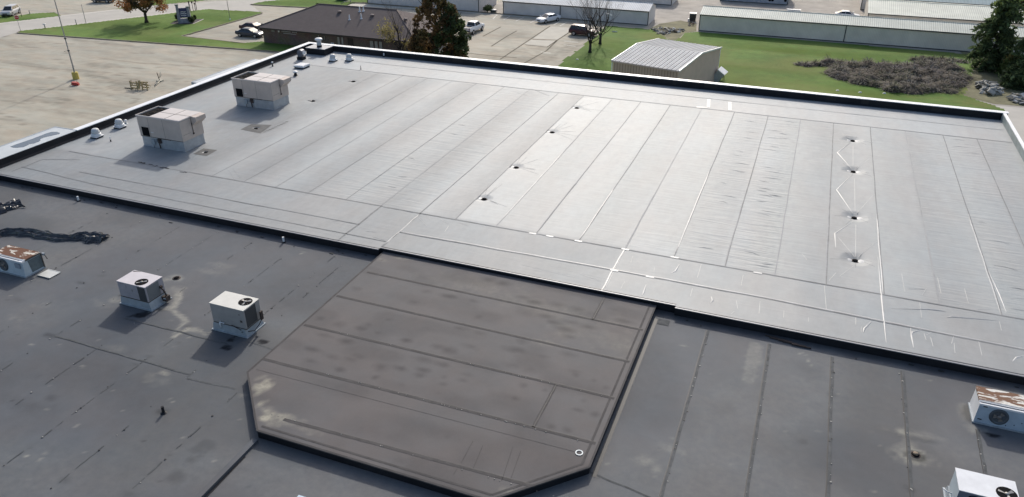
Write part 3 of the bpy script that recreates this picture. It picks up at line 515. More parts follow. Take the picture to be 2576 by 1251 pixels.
g.put(1, .22 * np.clip((vnoise(g.X * .6, g.Y * 1.0, 77) - .45) * 3, 0, 1))
m_raised = painted('raised_membrane', (0.100, 0.095, 0.096), (0.40, 0.375, 0.30), (0.046, 0.042, 0.043), 0.76, 0.42, stretch=(1, 1, 1), n1=(0.2, 0.08), n2=(1.2, 0.06), bump=0.08, bs=1.5, grain=0.04)
rs = g.obj('raised_roof_section', m_raised, bld); rs.location = (20, -35, 0); rs['label'] = 'raised grey brown roof section with cut corners'
m_rse = mt('raised_seam', (0.079, 0.074, 0.073), 0.85, var=0.2, sc_=2, spec=0.25, world=True)
b = MB(); zr = ZR + .010
for (x0, y0, x1, y1, wd) in ((-21.9, 32.73, -5.5, 32.70, .17), (-22.1, 29.82, -5.5, 29.78, .17), (-22.1, 26.75, -5.5, 26.85, .17), (-22.2, 23.5, -5.5, 23.72, .17), (-18.6, 20.2, -7.2, 20.5, .15), (-8.18, 35.2, -8.18, 32.7, .15), (-8.26, 26.8, -8.26, 23.7, .15)):
    b.strip(jit(x0, y0, x1, y1, 26, .012), wd, zr, 0); b.strip(jit(x0, y0 + .07, x1, y1 + .07, 26, .008), .025, zr + .002, 2)
for x0, y0, x1, y1 in ((-22.0, 23.2, -6, 23.42),): b.strip([(x0, y0 - .5), (x1, y1 - .5)], .015, zr, 0)
for k in range(60):
    x = random.uniform(-20, -6); y = random.choice((20.3, 23.6, 23.6, 26.8)); s_ = random.uniform(.009, .018)
    b.box(x - s_, x + s_, y - s_, y + s_, zr, zr + .02, 1)
for a_, c_ in (((1190, 1110), (1160, 1165)), ((1215, 1120), (1190, 1180)), ((1290, 1125), (1262, 1210)), ((1310, 1135), (1285, 1205)), ((1150, 1180), (1140, 1195))): b.strip([RP(*a_), RP(*c_)], .018, zr, 0)
for poly in (RPOLY[2:4], RPOLY[3:6]):
    ins = [(p[0] + (0.32 if p[0] < -14 else -0.32) * (1 if abs(p[0] + 13.8) > 6 else 0), p[1] + (.3 if p[1] < 20 else .05)) for p in poly]
    b.strip(ins, .10, zr + .001, 0)
bo(b, 'membrane_seams', [m_rse, m_dot, m_ddot], parent=rs)
b = MB()
for i in range(5):
    p, q = RPOLY[i], RPOLY[i + 1]; b.quad((p[0], p[1], zl(p[1]) - .3), (q[0], q[1], zl(q[1]) - .3), (q[0], q[1], ZR), (p[0], p[1], ZR))
bo(b, 'raised_flashing', m_black, parent=rs)
b = MB()
for i in range(5):
    if i == 0: continue
    p, q = Vector(RPOLY[i]), Vector(RPOLY[i + 1]); d = (q - p).normalized(); nn = Vector((d.y, -d.x)) * -1
    if nn.dot(Vector((-13.8, 28)) - p) > 0: nn = -nn
    o_ = nn * .035; vs = []
    for r_ in (p, q): vs += [(r_.x - nn.x * .05, r_.y - nn.y * .05, ZR + .022), (r_.x + o_.x, r_.y + o_.y, ZR + .014), (r_.x + o_.x, r_.y + o_.y, ZR - .045)]
    b.add(vs, [(0, 1, 4, 3), (1, 2, 5, 4)])
b.strip([(-22.24, 22.4), (-22.24, 35.2)], .10, ZR + .012)
bo(b, 'edge_strip', m_rse, parent=rs)
# ---- step face, parapets, walls
b = MB()
for x0, x1, y in ((X0, -22.5, 35.1), (-22.5, -4.3, 35.35), (-4.3, X1, 35.1)): b.quad((x0, y, UR - .9), (x1, y, UR - .9), (x1, y, UR - .005), (x0, y, UR - .005))
b.quad((-22.5, 35.1, UR - .9), (-22.5, 35.35, UR - .9), (-22.5, 35.35, UR - .005), (-22.5, 35.1, UR - .005)); b.quad((-4.3, 35.35, UR - .9), (-4.3, 35.1, UR - .9), (-4.3, 35.1, UR - .005), (-4.3, 35.35, UR - .005))
bo(b, 'step_flashing', m_black, 'black membrane face of the step between the two roof levels')
b = MB()
for x0, x1, y in ((X0, -22.5, 35.1), (-22.5, -4.3, 35.35), (-4.3, X1, 35.1)):
    b.box(x0, x1, y - .025, y + .06, UR - .025, UR + .016, 0); b.box(x0, x1, y + .12, y + .16, UR + .006, UR + .02, 1)
bo(b, 'edge_strip', [m_edge, m_edge_d])
PH = 0.62
def parapet(x0, x1, y0, y1, base, cant, label):
    b = MB(); b.box(x0, x1, y0, y1, base, UR + PH); 
    if cant == 'b': b.add([(x0, y0, UR + .16), (x1, y0, UR + .16), (x1, y0 - .16, UR + .012), (x0, y0 - .16, UR + .012)], [(0, 3, 2, 1)])
    if cant == 'l': b.add([(x1, y0, UR + .16), (x1, y1, UR + .16), (x1 + .16, y1, UR + .012), (x1 + .16, y0, UR + .012)], [(0, 3, 2, 1)])
    o = bo(b, 'parapet', m_black, label); return o
pb = parapet(X0 - .5, X1 + .45, YB, YB + .5, 6.8, 'b', 'long rear parapet')
pl_ = parapet(X0 - .5, X0, 4, YB, 6.5, 'l', 'left parapet')
m_rp = mt('right_parapet_face', (0.26, 0.30, 0.295), 0.5, var=0.2, sc_=1, spec=0.5, world=True)  # paler than the other parapets: sunlit look put into the colour
b = MB(); b.box(X1, X1 + .24, 4, YB, 6.8, UR + PH - .02); pr = bo(b, 'parapet', m_rp, 'right parapet with pale inner face')
def coping(o, x0, x1, y0, y1, z): 
    b = MB(); b.box(x0, x1, y0, y1, z, z + .05)
    n = int(max(x1 - x0, y1 - y0) / 3.05)
    for i in range(1, n):
        if x1 - x0 > y1 - y0: xx = x0 + (x1 - x0) * i / n; b.box(xx - .04, xx + .04, y0 - .004, y1 + .004, z + .001, z + .054)
        else: yy = y0 + (y1 - y0) * i / n; b.box(x0 - .004, x1 + .004, yy - .04, yy + .04, z + .001, z + .054)
    b.obj('coping', m_cope, o)
coping(pb, X0 - .56, X1 + .5, YB - .05, YB + .56, UR + PH); coping(pl_, X0 - .56, X0 + .05, 43.4, YB - .052, UR + PH - .004); coping(pr, X1 + .02, X1 + .28, 4, YB - .052, UR + PH - .02)
m_lapd = mt('parapet_lap', (0.006, 0.006, 0.008), 0.5, var=0.3, world=True)
for x in (-37.3, -22.2, -12.4, -9.2, -5.2, 2.4, 5.5, 11.5, -30): b = MB(); b.box(x, x + random.uniform(.3, 1.3), YB - .012, YB + .01, UR + .1, UR + PH - .04); b.obj('lap_patch', m_lapd, pb)
b = MB(); b.box(X0 - .45, X1 + .4, 4.05, YB + .45, 0, 7.0); bo(b, 'wall', m_wall)
m_can = mt('canopy_top', (0.52, 0.55, 0.56), 0.5, var=0.1, sc_=0.6, spec=0.5, world=True)
m_pud = mt('puddle', (0.06, 0.085, 0.115), 0.25, var=0.1, sc_=0.5, world=True)
b = MB(); b.box(-58.6, X0 - .5, 18, 43.2, 4.2, UR + .50); b.box(-58.75, X0 - .01, 18, 43.36, UR + .45, UR + PH + .03); b.box(-58.82, -58.752, 18, 43.42, UR + .2, UR + PH + .06); b.box(-58.752, X0 - .01, 43.362, 43.42, UR + .2, UR + PH + .06)
cp = bo(b, 'canopy', m_can, 'pale flat canopy top holding a puddle'); zc = UR + PH + .036
K_ = lambda x, y: G(x * .10823, 321.6 + y * .10823, zc)
b = MB(); b.sheet([K_(*p) for p in ((235, 440), (330, 400), (520, 335), (700, 275), (900, 200), (1060, 135), (1200, 95), (1330, 95), (1400, 125), (1370, 150), (1270, 170), (1100, 210), (1000, 235), (930, 265), (945, 290), (890, 330), (780, 370), (690, 380), (620, 420), (540, 450), (400, 468), (300, 465))], zc); b.obj('puddle', m_pud, cp)
b = MB(); xa, ya = G(493, 207.7, UR + .5); xb, yb = G(596, 172, UR + .5)
b.box(-58.1, X0 - .5, ya, yb + 4, 4.2, UR + .48); b.box(-58.16, -58.06, ya - .05, yb + 4, UR + .2, UR + .52); bo(b, 'canopy', m_can, 'narrow pale canopy top beyond the air conditioners')
# ================================================================== ROOFTOP EQUIPMENT
m_beige = mt('beige_panel', (0.55, 0.465, 0.405), 0.55, var=0.10, sc_=0.9, spec=0.4)
m_beige_top = mt('beige_top', (0.58, 0.53, 0.50), 0.5, var=0.07, sc_=1.2)
m_galv = mt('galvanised', (0.42, 0.44, 0.46), 0.45, 0.3, var=0.18, sc_=1.6, rvar=.08)
m_galv2 = mt('galvanised_dull', (0.33, 0.37, 0.40), 0.5, 0.15, var=0.15, sc_=2.5)
m_dk = mt('dark_opening', (0.009, 0.009, 0.010), 0.9, var=0.2, spec=.08)
m_fan = mt('fan_metal', (0.20, 0.18, 0.165), 0.5, 0.4, var=0.3, sc_=4)
m_fand = mt('fan_metal_dark', (0.040, 0.032, 0.026), 0.9, 0.0, var=0.6, sc_=5, spec=.1)
m_fanl = mt('fan_blade_light', (0.30, 0.29, 0.28), 0.4, 0.3, var=0.15)
m_rustbox = mt('rusty_conduit', (0.05, 0.035, 0.03), 0.8, var=0.5, sc_=6)
m_gap = mt('panel_gap', (0.09, 0.08, 0.07), 0.8)
m_white = mt('white_metal', (0.72, 0.73, 0.74), 0.42, var=0.08, sc_=2)
m_whited = mt('weathered_white', (0.56, 0.57, 0.57), 0.5, var=0.12, sc_=3)
m_rust = mt('flaking_rust_top', (0.135, 0.055, 0.028), 0.85, sc_=1.7, col2=(0.66, 0.63, 0.55), thr=0.575, bump=.3, bs=10, stretch=(1, 2.2, 1))
m_rust2 = mt('flaking_rust_top_second', (0.70, 0.68, 0.62), 0.85, sc_=1.9, col2=(0.17, 0.085, 0.048), thr=0.47, bump=.3, bs=10, stretch=(.7, 2.4, 1))
m_paleblue = mt('pale_blue_panel', (0.46, 0.53, 0.57), 0.5, var=0.10, sc_=2.2)
m_bluegrey = mt('shaded_filter', (0.11, 0.14, 0.15), 0.6, var=0.25, sc_=5)
m_coil = mt('condenser_coil', (0.055, 0.057, 0.06), 0.6, var=0.3, sc_=30, stretch=(1, 1, 12))
m_coill = mt('condenser_coil_light', (0.17, 0.18, 0.185), 0.6, var=0.35, sc_=26, stretch=(1, 1, 9))
def fan(parent, c, r, mtl, blades=4, axis='z', depth=.16, ring=m_dk, rim=m_fan, rot=.4):
    """recessed condenser fan: dark well, rim, hub and blades"""
    mx = Matrix.Translation(c) @ (Matrix.Rotation(math.pi / 2, 4, 'X') if axis == 'y' else Matrix.Identity(4))
    b = MB(); b.lathe([(r, .012), (r, .004)], n=24, m=0, mx=mx, smooth=False)
    o = b.obj('fan_well', [ring], parent)
    b = MB(); b.lathe([(r * 1.0, .014), (r * 1.02, .022), (r * 1.05, .022), (r * 1.06, .0)], n=24, mx=mx); b.obj('fan_ring', m_dk, parent)
    b = MB(); b.lathe([(r * .2, .013), (r * .22, .04), (r * .12, .06), (.001, .06)], n=12, mx=mx)
    for k in range(blades):
        a0 = rot + k * 2 * math.pi / blades; a1 = a0 + 1.0 * 4 / blades * .75
        vs = [(r * .2 * math.cos(a0), r * .2 * math.sin(a0), .018), (r * .88 * math.cos(a0 + .1), r * .88 * math.sin(a0 + .1), .02), (r * .88 * math.cos(a0 + .55), r * .88 * math.sin(a0 + .55), .036), (r * .2 * math.cos(a0 + .8), r * .2 * math.sin(a0 + .8), .03)]
        b.add([tuple(mx @ Vector(v)) for v in vs], [(0, 1, 2, 3)])
    b.obj('fan_blades', mtl, parent)
# ---- the two big beige packaged units
def big_unit(loc, label):
    t = thing('rooftop_unit', label, 'air conditioner', loc, 0, 'big beige rooftop air conditioners')
    Wd, D, Hc, Ht = 4.28, 2.3, .86, 2.62
    b = MB(); b.box(0, Wd, 0, D, .06, Hc); b.box(-.03, Wd + .03, -.03, D + .03, 0, .06); b.obj('curb', m_galv, t)
    b = MB(); b.box(-.06, Wd + .06, -.05, D + .05, Hc + .004, Ht - .08)
    cab = b.obj('cabinet', m_beige, t)
    b = MB()
    for x in (1.05, 2.55): b.box(x - .008, x + .008, -.056, -.04, Hc + .05, Ht - .1, 0)
    b.box(Wd + .05, Wd + .067, 1.15, 1.17, Hc + .25, Ht - .15, 0); b.box(-.06, Wd + .06, -.058, -.04, Hc + .0, Hc + .04, 0); b.box(Wd + .05, Wd + .068, 0.1, .9, Hc + .5, Hc + .515, 0)
    b.obj('panel_joint', m_gap, cab)
    # top: condenser well on the left, four lids on the right
    b = MB(); zt = Ht - .08
    b.box(-.10, Wd + .08, -.09, -.03, zt, Ht + .02); b.box(-.10, Wd + .08, D + .03, D + .09, zt, Ht + .02); b.box(-.10, -.04, -.03, D + .03, zt, Ht + .02); b.box(1.28, 1.34, -.03, D + .03, zt, Ht + .02)
    for x0, x1 in ((1.36, 2.85), (2.89, Wd + .08)):
        for y0, y1 in ((-.02, D / 2 - .02), (D / 2 + .02, D + .02)): b.box(x0, x1, y0, y1, zt, Ht + .03)
    b.obj('top_panel', m_beige_top, t)
    b = MB(); b.box(2.84, 2.90, -.02, D + .02, Ht + .0, Ht + .034); b.box(1.36, Wd + .08, D / 2 - .03, D / 2 + .03, Ht + .0, Ht + .0335); b.obj('lid_joint', m_gap, t)
    b = MB(); b.box(-.04, 1.28, -.03, D + .03, zt - .02, zt + .005); b.box(1.34, Wd + .07, -.03, D + .03, zt - .02, zt + .004); b.obj('condenser_well', m_dk, t)
    for k in range(3): fan(t, (.62, .42 + k * .73, zt + .01), .30, m_fand, 4, rot=k * .7)
    # outside-air hood at the right rear
    b = MB(); y0, y1 = .95, D + .05; x0 = Wd + .062
    P = [(x0, Ht + .02), (x0 + .50, Ht - .03), (x0 + .50, Ht - .36), (x0, Ht - .80)]
    vs = [(x, y0 + .25, z) for x, z in P] + [(x, y1, z) for x, z in P]
    b.add(vs, [(3, 2, 1, 0), (4, 5, 6, 7), (0, 1, 5, 4), (1, 2, 6, 5), (2, 3, 7, 6)]); b.obj('air_hood', m_beige, t)
    b = MB(); b.box(.22, .98, -.062, -.045, Hc + .06, Hc + .82, 0); b.obj('filter_opening', m_dk, t)
    b = MB(); b.box(.18, 1.02, -.075, -.05, Hc + .82, Hc + .86); b.box(.18, .22, -.075, -.05, Hc + .04, Hc + .82); b.box(.98, 1.02, -.075, -.05, Hc + .04, Hc + .82)
    b.obj('opening_frame', m_beige, t)
    b = MB(); b.box(1.0, 1.35, -.14, -.03, .28, .70, 0); b.obj('disconnect_box', m_galv2, t)
    b = MB(); b.box(1.45, 1.55, -.1, -.03, .5, .75, 0); b.obj('disconnect_box', m_galv2, t)
    b = MB(); b.tube([(1.18, -.1, .28), (1.2, -.12, .1), (1.25, -.12, .0)], .02); b.tube([(1.86, -.1, .75), (1.86, -.14, .4), (1.88, -.12, .05)], .05); b.obj('gas_pipe', m_rustbox, t)
    b = MB(); b.box(1.72, 2.02, -.12, -.02, .46, .84); b.obj('gas_valve', m_rustbox, t)
    b = MB(); b.tube([(1.8, -.09, .86), (2.6, -.08, .87), (3.1, -.08, .86)], .022); b.obj('condensate_pipe', m_rustbox, t)
    b = MB(); b.tube([(Wd + .1, 1.16, Ht - .5), (Wd + .1, 1.2, Hc + .35)], .018); b.box(Wd + .07, Wd + .13, 1.13, 1.25, Hc + .3, Hc + .42); b.obj('latch_rod', m_rustbox, t)
    b = MB(); b.box(1.1, 1.4, -.062, -.05, Hc + .42, Hc + .46); b.obj('label_plate', m_white, t)
    return t
u = big_unit((-49.72, 43.95, UR + .005), 'big beige rooftop air conditioner nearest the step, white mushroom vents beside it')
u = copy_tree(u); u.location = (-49.78, 55.6, UR + .005); u['label'] = 'big beige rooftop air conditioner farther back, near the white roof hatch'
# ---- small packaged units on the lower roof
def curb(t, x0, x1, y0, y1, h, mtl):
    b = MB(); b.box(x0 - .08, x1 + .08, y0 - .08, y1 + .08, 0, .05); b.frus((x0 - .02, x1 + .02, y0 - .02, y1 + .02, .05), (x0 + .03, x1 - .12, y0 + .02, y1 - .08, h)); return b.obj('curb', mtl, t)
def small_unit(loc, label, W, D, H, hc, top, front, coilF, fanx, fany, fr):
    t = thing('rooftop_unit', label, 'air conditioner', loc, 0, 'small rooftop air conditioners')
    curb(t, 0, 2.15, 0, 1.35, hc, m_galv2)
    x0 = .06; x1 = x0 + W; y0 = .03; y1 = y0 + D
    b = MB(); b.box(x0, x1, y0, y1, hc + .005, H - .03); cab = b.obj('cabinet', front, t)
    b = MB(); b.box(x0 - .02, x1 + .02, y0 - .02, y1 + .02, H - .03, H); b.obj('top_panel', top, t)
    b = MB(); b.box(x1 - .01, x1 + .012, y0 + .08, y1 - .32, hc + .08, H - .1); b.obj('condenser_coil', m_coil if not coilF else m_coill, t)
    if coilF:
        b = MB(); b.box(x1 - .58, x1 - .06, y0 - .012, y0 + .01, hc + .06, H - .08); b.obj('condenser_coil', m_coil, t)
    b = MB(); b.box(x0, x1, y0 - .014, y0 - .002, hc + .005, hc + .055); b.box(x1 + .002, x1 + .014, y0, y1, hc + .005, hc + .055); b.obj('base_rail', m_gap, t)
    fan(t, (x0 + fanx, y0 + fany, H - .008), fr, m_fanl, 3 if not coilF else 2)
    return t, (x0, x1, y0, y1)
t, (x0, x1, y0, y1) = small_unit((-33.14, 25.28, zl(25.3) + .004), 'white topped small air conditioner with coil sides, a pale drip stain running beside it', 1.97, 1.24, 1.45, .46, mt('mauve_white_top', (.60, .56, .57), .5, var=.06), mt('grey_mauve_panel', (0.36, 0.34, 0.36), 0.55, var=.12), True, 1.38, .38, .33)
b = MB(); b.tube([(x1 + .05, y1 - .3, .95), (x1 + .22, y1 - .3, .8), (x1 + .28, y1 - .25, .45), (x1 + .2, y1 - .2, .12)], .05); b.box(x1 + .08, x1 + .38, y1 - .42, y1 - .1, .14, .42); b.box(x1 - .02, x1 + .12, y1 - .35, y1 - .2, .9, 1.02); b.obj('conduit_box', m_rustbox, t)
b = MB(); b.box(x1 + .2, x1 + .37, y1 - .425, y1 - .42, .3, .36); b.obj('metal_tag', m_white, t)
b = MB(); b.quad((x0 + .02, y1 - .06, 1.454), (x0 + .05, y1 - .16, 1.454), (x0 + .52, y1 + .0, 1.454), (x0 + .38, y1 + .0, 1.454)); b.obj('tape_strip', m_gap, t)
for bx in ((.55, .6, 1.15, 1.3), (.95, 1.0, .95, 1.1), (.15, .4, 1.32, 1.34)): b = MB(); b.box(x0 + bx[0], x0 + bx[1], y0 - .013, y0 - .002, bx[2], bx[3]); b.obj('latch', m_fanl, t)
t, (x0, x1, y0, y1) = small_unit((-26.63, 25.1, zl(25.3) + .004), 'cream topped small air conditioner with one black end, next to the raised roof section', 2.12, 1.22, 1.64, .46, mt('cream_top', (0.66, 0.64, 0.58), 0.5, var=.06), mt('tan_grey_panel', (0.33, 0.315, 0.30), 0.55, var=.10), False, 1.68, .74, .34)
b = MB(); b.box(x1 + .16, x1 + .24, y1 - .3, y1 - .12, .55, 1.05); b.tube([(x1 + .2, y1 - .2, .6), (x1 + .1, y1 - .4, .3), (x1 + .12, y0 + .4, .2), (x1 - .3, y0 - .08, .3)], .022); b.tube([(x1 - .3, y0 - .08, .42), (x1 - .9, y0 - .06, .58)], .02); b.obj('conduit_box', m_rustbox, t)
b = MB(); b.tube([(x0 + .5, y0 - .02, .62), (x0 + .5, y0 - .1, .6), (x0 + .52, y0 - .11, .3)], .035); b.tube([(x0 + .5, y0 - .08, .6), (x0 + .78, y0 - .08, .6)], .03); b.obj('drain_pipe', m_white, t)
for bx in ((1.75, 1.86, 1.3, 1.33), (1.8, 1.93, .86, .98)): b = MB(); b.box(x0 + bx[0], x0 + bx[1], y0 - .016, y0 - .002, bx[2], bx[3]); b.obj('latch', m_gap, t)
t, (x0, x1, y0, y1) = small_unit((8.0, 25.2, zl(25.7) + .004), 'white small air conditioner at the bottom right corner with a fan in its top', 1.98, 1.2, 1.3, .32, m_white, mt('blue_grey_panel', (0.15, 0.17, 0.205), 0.5, var=.10), False, 1.60, .40, .34)
t.children[1].data.materials.append(m_paleblue); t.children[1].data.polygons[4].material_index = 1
b = MB(); b.tube([(x0 - .3, y0 + .75, .55), (x0 - .18, y0 + .68, .5), (x0 + .02, y0 + .62, .5)], .03); b.obj('drain_pipe', m_white, t)
b = MB(); b.lathe([(.16, 0), (.16, .006)], (0, 0, 0), 20, 0, Matrix.Translation((x0 + .55, y0 - .003, 1.08)) @ Matrix.Rotation(math.pi / 2, 4, 'X') @ Matrix.Diagonal((1.25, .65, 1, 1)), False); b.obj('oval_emblem', m_dk, t)
b = MB(); b.lathe([(.115, 0.007), (.115, .009)], (0, 0, 0), 20, 0, Matrix.Translation((x0 + .55, y0 - .003, 1.08)) @ Matrix.Rotation(math.pi / 2, 4, 'X') @ Matrix.Diagonal((1.25, .6, 1, 1)), False); b.obj('emblem_centre', mt('emblem_blue', (0.05, 0.06, 0.10), .5), t)
b = MB(); b.box(x1 + .03, x1 + .15, y0 + .5, y0 + .62, .9, 1.1); b.obj('conduit_box', m_rustbox, t)
# ---- two old units with rusted lids and a fan in the side
def old_unit(loc, label, lid, fanx, side, endL, endR, Wd=2.62):
    t = thing('rooftop_unit', label, 'air conditioner', loc, 0, 'old rusted rooftop air conditioners')
    D, H = 1.28, 1.06
    b = MB(); b.box(-.05, Wd + .05, -.05, D + .05, 0, .07); b.obj('curb', m_galv2, t)
    b = MB(); s = .04
    b.add([(0, 0, .07), (Wd, 0, .07), (Wd, D, .07), (0, D, .07), (s, .1, H - .1), (Wd - s, .1, H - .1), (Wd - s, D, H - .1), (s, D, H - .1)], [(0, 1, 5, 4)], 0)
    b.add([(0, 0, .07), (Wd, 0, .07), (Wd, D, .07), (0, D, .07), (s, .1, H - .1), (Wd - s, .1, H - .1), (Wd - s, D, H - .1), (s, D, H - .1)], [(2, 3, 7, 6), (4, 5, 6, 7)], 0)
    b.add([(0, 0, .07), (0, D, .07), (s, .1, H - .1), (s, D, H - .1)], [(0, 2, 3, 1)], 1); b.add([(Wd, 0, .07), (Wd, D, .07), (Wd - s, .1, H - .1), (Wd - s, D, H - .1)], [(0, 1, 3, 2)], 1)
    cab = b.obj('cabinet', [side, endL], t)
    b = MB(); b.box(s - .02, Wd - s + .02, .30, D + .02, H - .1, H); b.obj('rusted_lid', lid, t)
    b = MB(); b.box(s - .02, Wd - s + .02, .06, .29, H - .14, H - .05); b.box(s - .02, Wd - s + .02, .20, .235, H - .05, H - .02); b.box(s - .02, Wd - s + .02, .27, .298, H - .05, H - .01); b.obj('lid_rail', m_white, t)
    b = MB(); b.box(s + .02, Wd - s - .3, .15, .19, H - .052, H - .045); b.box(s + .02, Wd - s - .3, .24, .266, H - .052, H - .04); b.obj('rail_gap', m_gap, t)
    fz = .52; tilt = math.atan2(.1, H - .17); c = Vector((fanx, .047, fz))
    mx = Matrix.Translation(c) @ Matrix.Rotation(math.pi / 2 - tilt, 4, 'X')
    b = MB(); b.lathe([(.27, .014), (.27, .004)], n=24, mx=mx, smooth=False); b.obj('fan_well', m_dk, t)
    b = MB(); b.lathe([(.25, .016), (.29, .05), (.36, .045), (.38, .0)], n=28, mx=mx); b.obj('fan_ring', mt('fan_ring_grey', (0.075, 0.085, 0.095), .5, .2, var=.2), t)
    b = MB(); b.lathe([(.09, .02), (.09, .06), (.001, .06)], n=12, mx=mx)
    for k in range(3):
        a0 = .5 + k * 2.09; vs = [(.07 * math.cos(a0), .07 * math.sin(a0), .02), (.24 * math.cos(a0 + .1), .24 * math.sin(a0 + .1), .022), (.24 * math.cos(a0 + .95), .24 * math.sin(a0 + .95), .04), (.07 * math.cos(a0 + 1), .07 * math.sin(a0 + 1), .03)]
        b.add([tuple(mx @ Vector(v)) for v in vs], [(0, 1, 2, 3)])
    b.obj('fan_blades', m_fan, t)
    return t, Wd, D, H
t, Wd, D, H = old_unit((-43.2, 25.36, zl(25.4) + .004), 'pale blue air conditioner with a rust brown lid, beside a loose metal sheet', m_rust, .95, m_paleblue, m_paleblue, None)
b = MB(); b.add([(Wd + .004, .48, .12), (Wd + .004, D - .04, .12), (Wd - .03, D - .04, H - .14), (Wd - .03, .42, H - .14)], [(0, 1, 2, 3)]); b.obj('end_panel', m_bluegrey, t)
b = MB(); b.box(Wd - .02, Wd + .03, D - .03, D + .04, .07, H - .05); b.box(Wd - .05, Wd + .0, .28, D + .02, H - .10, H - .04); b.tube([(Wd - .02, D + .1, H - .12), (Wd + .16, D + .12, H - .16), (Wd + .3, D + .12, H - .45)], .028); b.obj('corner_post', m_gap, t)
b = MB(); b.box(Wd + .0, Wd + .18, D + .06, D + .16, H - .22, H - .08); b.obj('pipe_elbow', m_galv2, t)
b = MB(); b.box(Wd - .62, Wd - .22, -.004, .03, .55, .85); b.obj('side_plate', mt('plate_grey', (0.27, 0.31, 0.36), .5), t)
t, Wd, D, H = old_unit((9.56, 31.36, zl(31.4) + .004), 'white air conditioner with flaking rusty lid, at the right edge below the step', m_rust2, .88, mt('pale_grey_blue', (0.36, 0.43, 0.49), .5, var=.12), m_white, None, 3.2)
for p in ((.2, .85), (.12, .2), (1.5, .25), (2.0, .6), (1.75, .42), (1.2, .16)): b = MB(); b.box(p[0], p[0] + (.16 if p[1] > .7 or p[0] < .2 else .03), -.006 + .1 * (p[1] - .07) / .9, .02 + .1 * (p[1] - .07) / .9, p[1], p[1] + .05); b.obj('bolt', m_dk, t)
b = MB(); b.box(2.3, 3.1, 1.55, 2.3, .25, .62); b.obj('side_hood', m_white, t)
# sliver of a unit at the bottom edge
t = thing('rooftop_unit', 'air conditioner at the bottom edge, only its pale blue lid corner in view', 'air conditioner', (*L(766, 1262), zl(14)), 0, 'small rooftop air conditioners')
zz_ = .9; cx0, cy0 = G(752, 1246.5, zl(15) + zz_); ox, oy = t.location.x, t.location.y
b = MB(); b.box(cx0 - ox, cx0 - ox + 1.9, cy0 - oy - 1.2, cy0 - oy, .3, zz_ - .04); b.obj('cabinet', m_paleblue, t)
b = MB(); b.box(cx0 - ox - .03, cx0 - ox + 1.93, cy0 - oy - 1.23, cy0 - oy + .03, zz_ - .04, zz_); b.obj('top_panel', mt('pale_blue_top', (.52, .63, .72), .4), t)
b = MB(); b.box(cx0 - ox + .05, cx0 - ox + 1.85, cy0 - oy - 1.15, cy0 - oy - .05, 0, .3); b.obj('curb', m_galv2, t)
# ---- mushroom vents
def vent(loc, label):
    t = thing('mushroom_vent', label, 'roof vent', loc, 0, 'white mushroom roof vents')
    b = MB(); b.box(-.36, .36, -.36, .36, 0, .12); b.obj('curb', m_black, t)
    b = MB(); b.box(-.42, .42, -.42, .42, .12, .16); b.lathe([(.36, .16), (.40, .20), (.40, .34), (.34, .36)], n=20); b.obj('base_flange', m_white, t)
    b = MB(); b.lathe([(.31, .36), (.33, .44), (.31, .60), (.27, .72), (.20, .77), (.001, .785)], n=20)
    b.lathe([(.345, .50), (.35, .52), (.335, .54)], n=20); b.obj('cap', m_whited, t); return t
v = vent((-54.95, 44.0, UR + .003), 'white mushroom vent nearest the left end of the step')
for (x, y), lab in (((-55.05, 46.6), 'white mushroom vent beside the parapet, second from the step'), (U(838, 154), 'white mushroom vent near the rear corner, the one closer to the black curb box'), (U(879, 153), 'white mushroom vent near the rear corner, the right one of two')):
    c = copy_tree(v); c.location = (x, y, UR + .003); c['label'] = lab
# ---- exhaust fan on black curb
t = thing('exhaust_fan', 'white capped exhaust stack on a big black curb in the rear corner of the roof', 'exhaust fan', (-54.0, 75.7, UR + .003))
b = MB(); b.frus((-1.3, 1.25, -.88, .88, 0), (-1.3, 1.25, -.88, .88, .68)); b.obj('curb', m_black, t)
b = MB(); b.box(-1.34, 1.29, -.92, .92, .68, .73); b.obj('curb_cap', mt('grey_cap', (.30, .31, .34), .35, var=.08, spec=.6), t)
b = MB(); b.lathe([(.30, .73), (.30, .93)], n=18); b.obj('stack_base', m_black, t)
b = MB(); b.lathe([(.27, .93), (.27, 1.35), (.22, 1.40), (.22, 1.52)], n=18); b.obj('stack', m_galv, t)
b = MB(); b.lathe([(.36, 1.50), (.44, 1.56), (.44, 1.66), (.36, 1.74), (.15, 1.78), (.001, 1.785)], n=20); b.obj('cap', m_white, t)
# ---- gooseneck intake
t = thing('gooseneck_vent', 'dark curved gooseneck duct by the left parapet near the black curb box', 'roof vent', (-54.3, 72.4, UR + .003))
b = MB(); b.box(-.36, .36, -.36, .36, 0, .34); b.obj('curb', m_black, t)
b = MB(); n = 9; prof = []
for k in range(n + 1):
    a = math.pi * k / n; prof.append((.34 - .34 * math.cos(a) * 1.0 - .0, .85 + .40 * math.sin(a)))
out = [(-.30, .34)] + [(-.30 + .0, .8)] + [(-.30 + .36 * (1 - math.cos(a)), .8 + .36 * math.sin(a)) for a in [math.pi * k / 8 for k in range(1, 8)]] + [(.42, .62), (.16, .62), (.16, .34)]
vs = [(x, -.28, z) for x, z in out] + [(x, .28, z) for x, z in out]; m_ = len(out)
b.add(vs, [tuple(reversed(range(m_))), tuple(range(m_, 2 * m_))] + [(i, (i + 1) % m_, m_ + (i + 1) % m_, m_ + i) for i in range(m_)]); b.obj('duct', mt('dark_duct', (.16, .17, .20), .4, .2, var=.25), t)
b = MB(); b.box(.43, .46, -.26, .26, .62, .95); b.obj('screen', m_white, t)
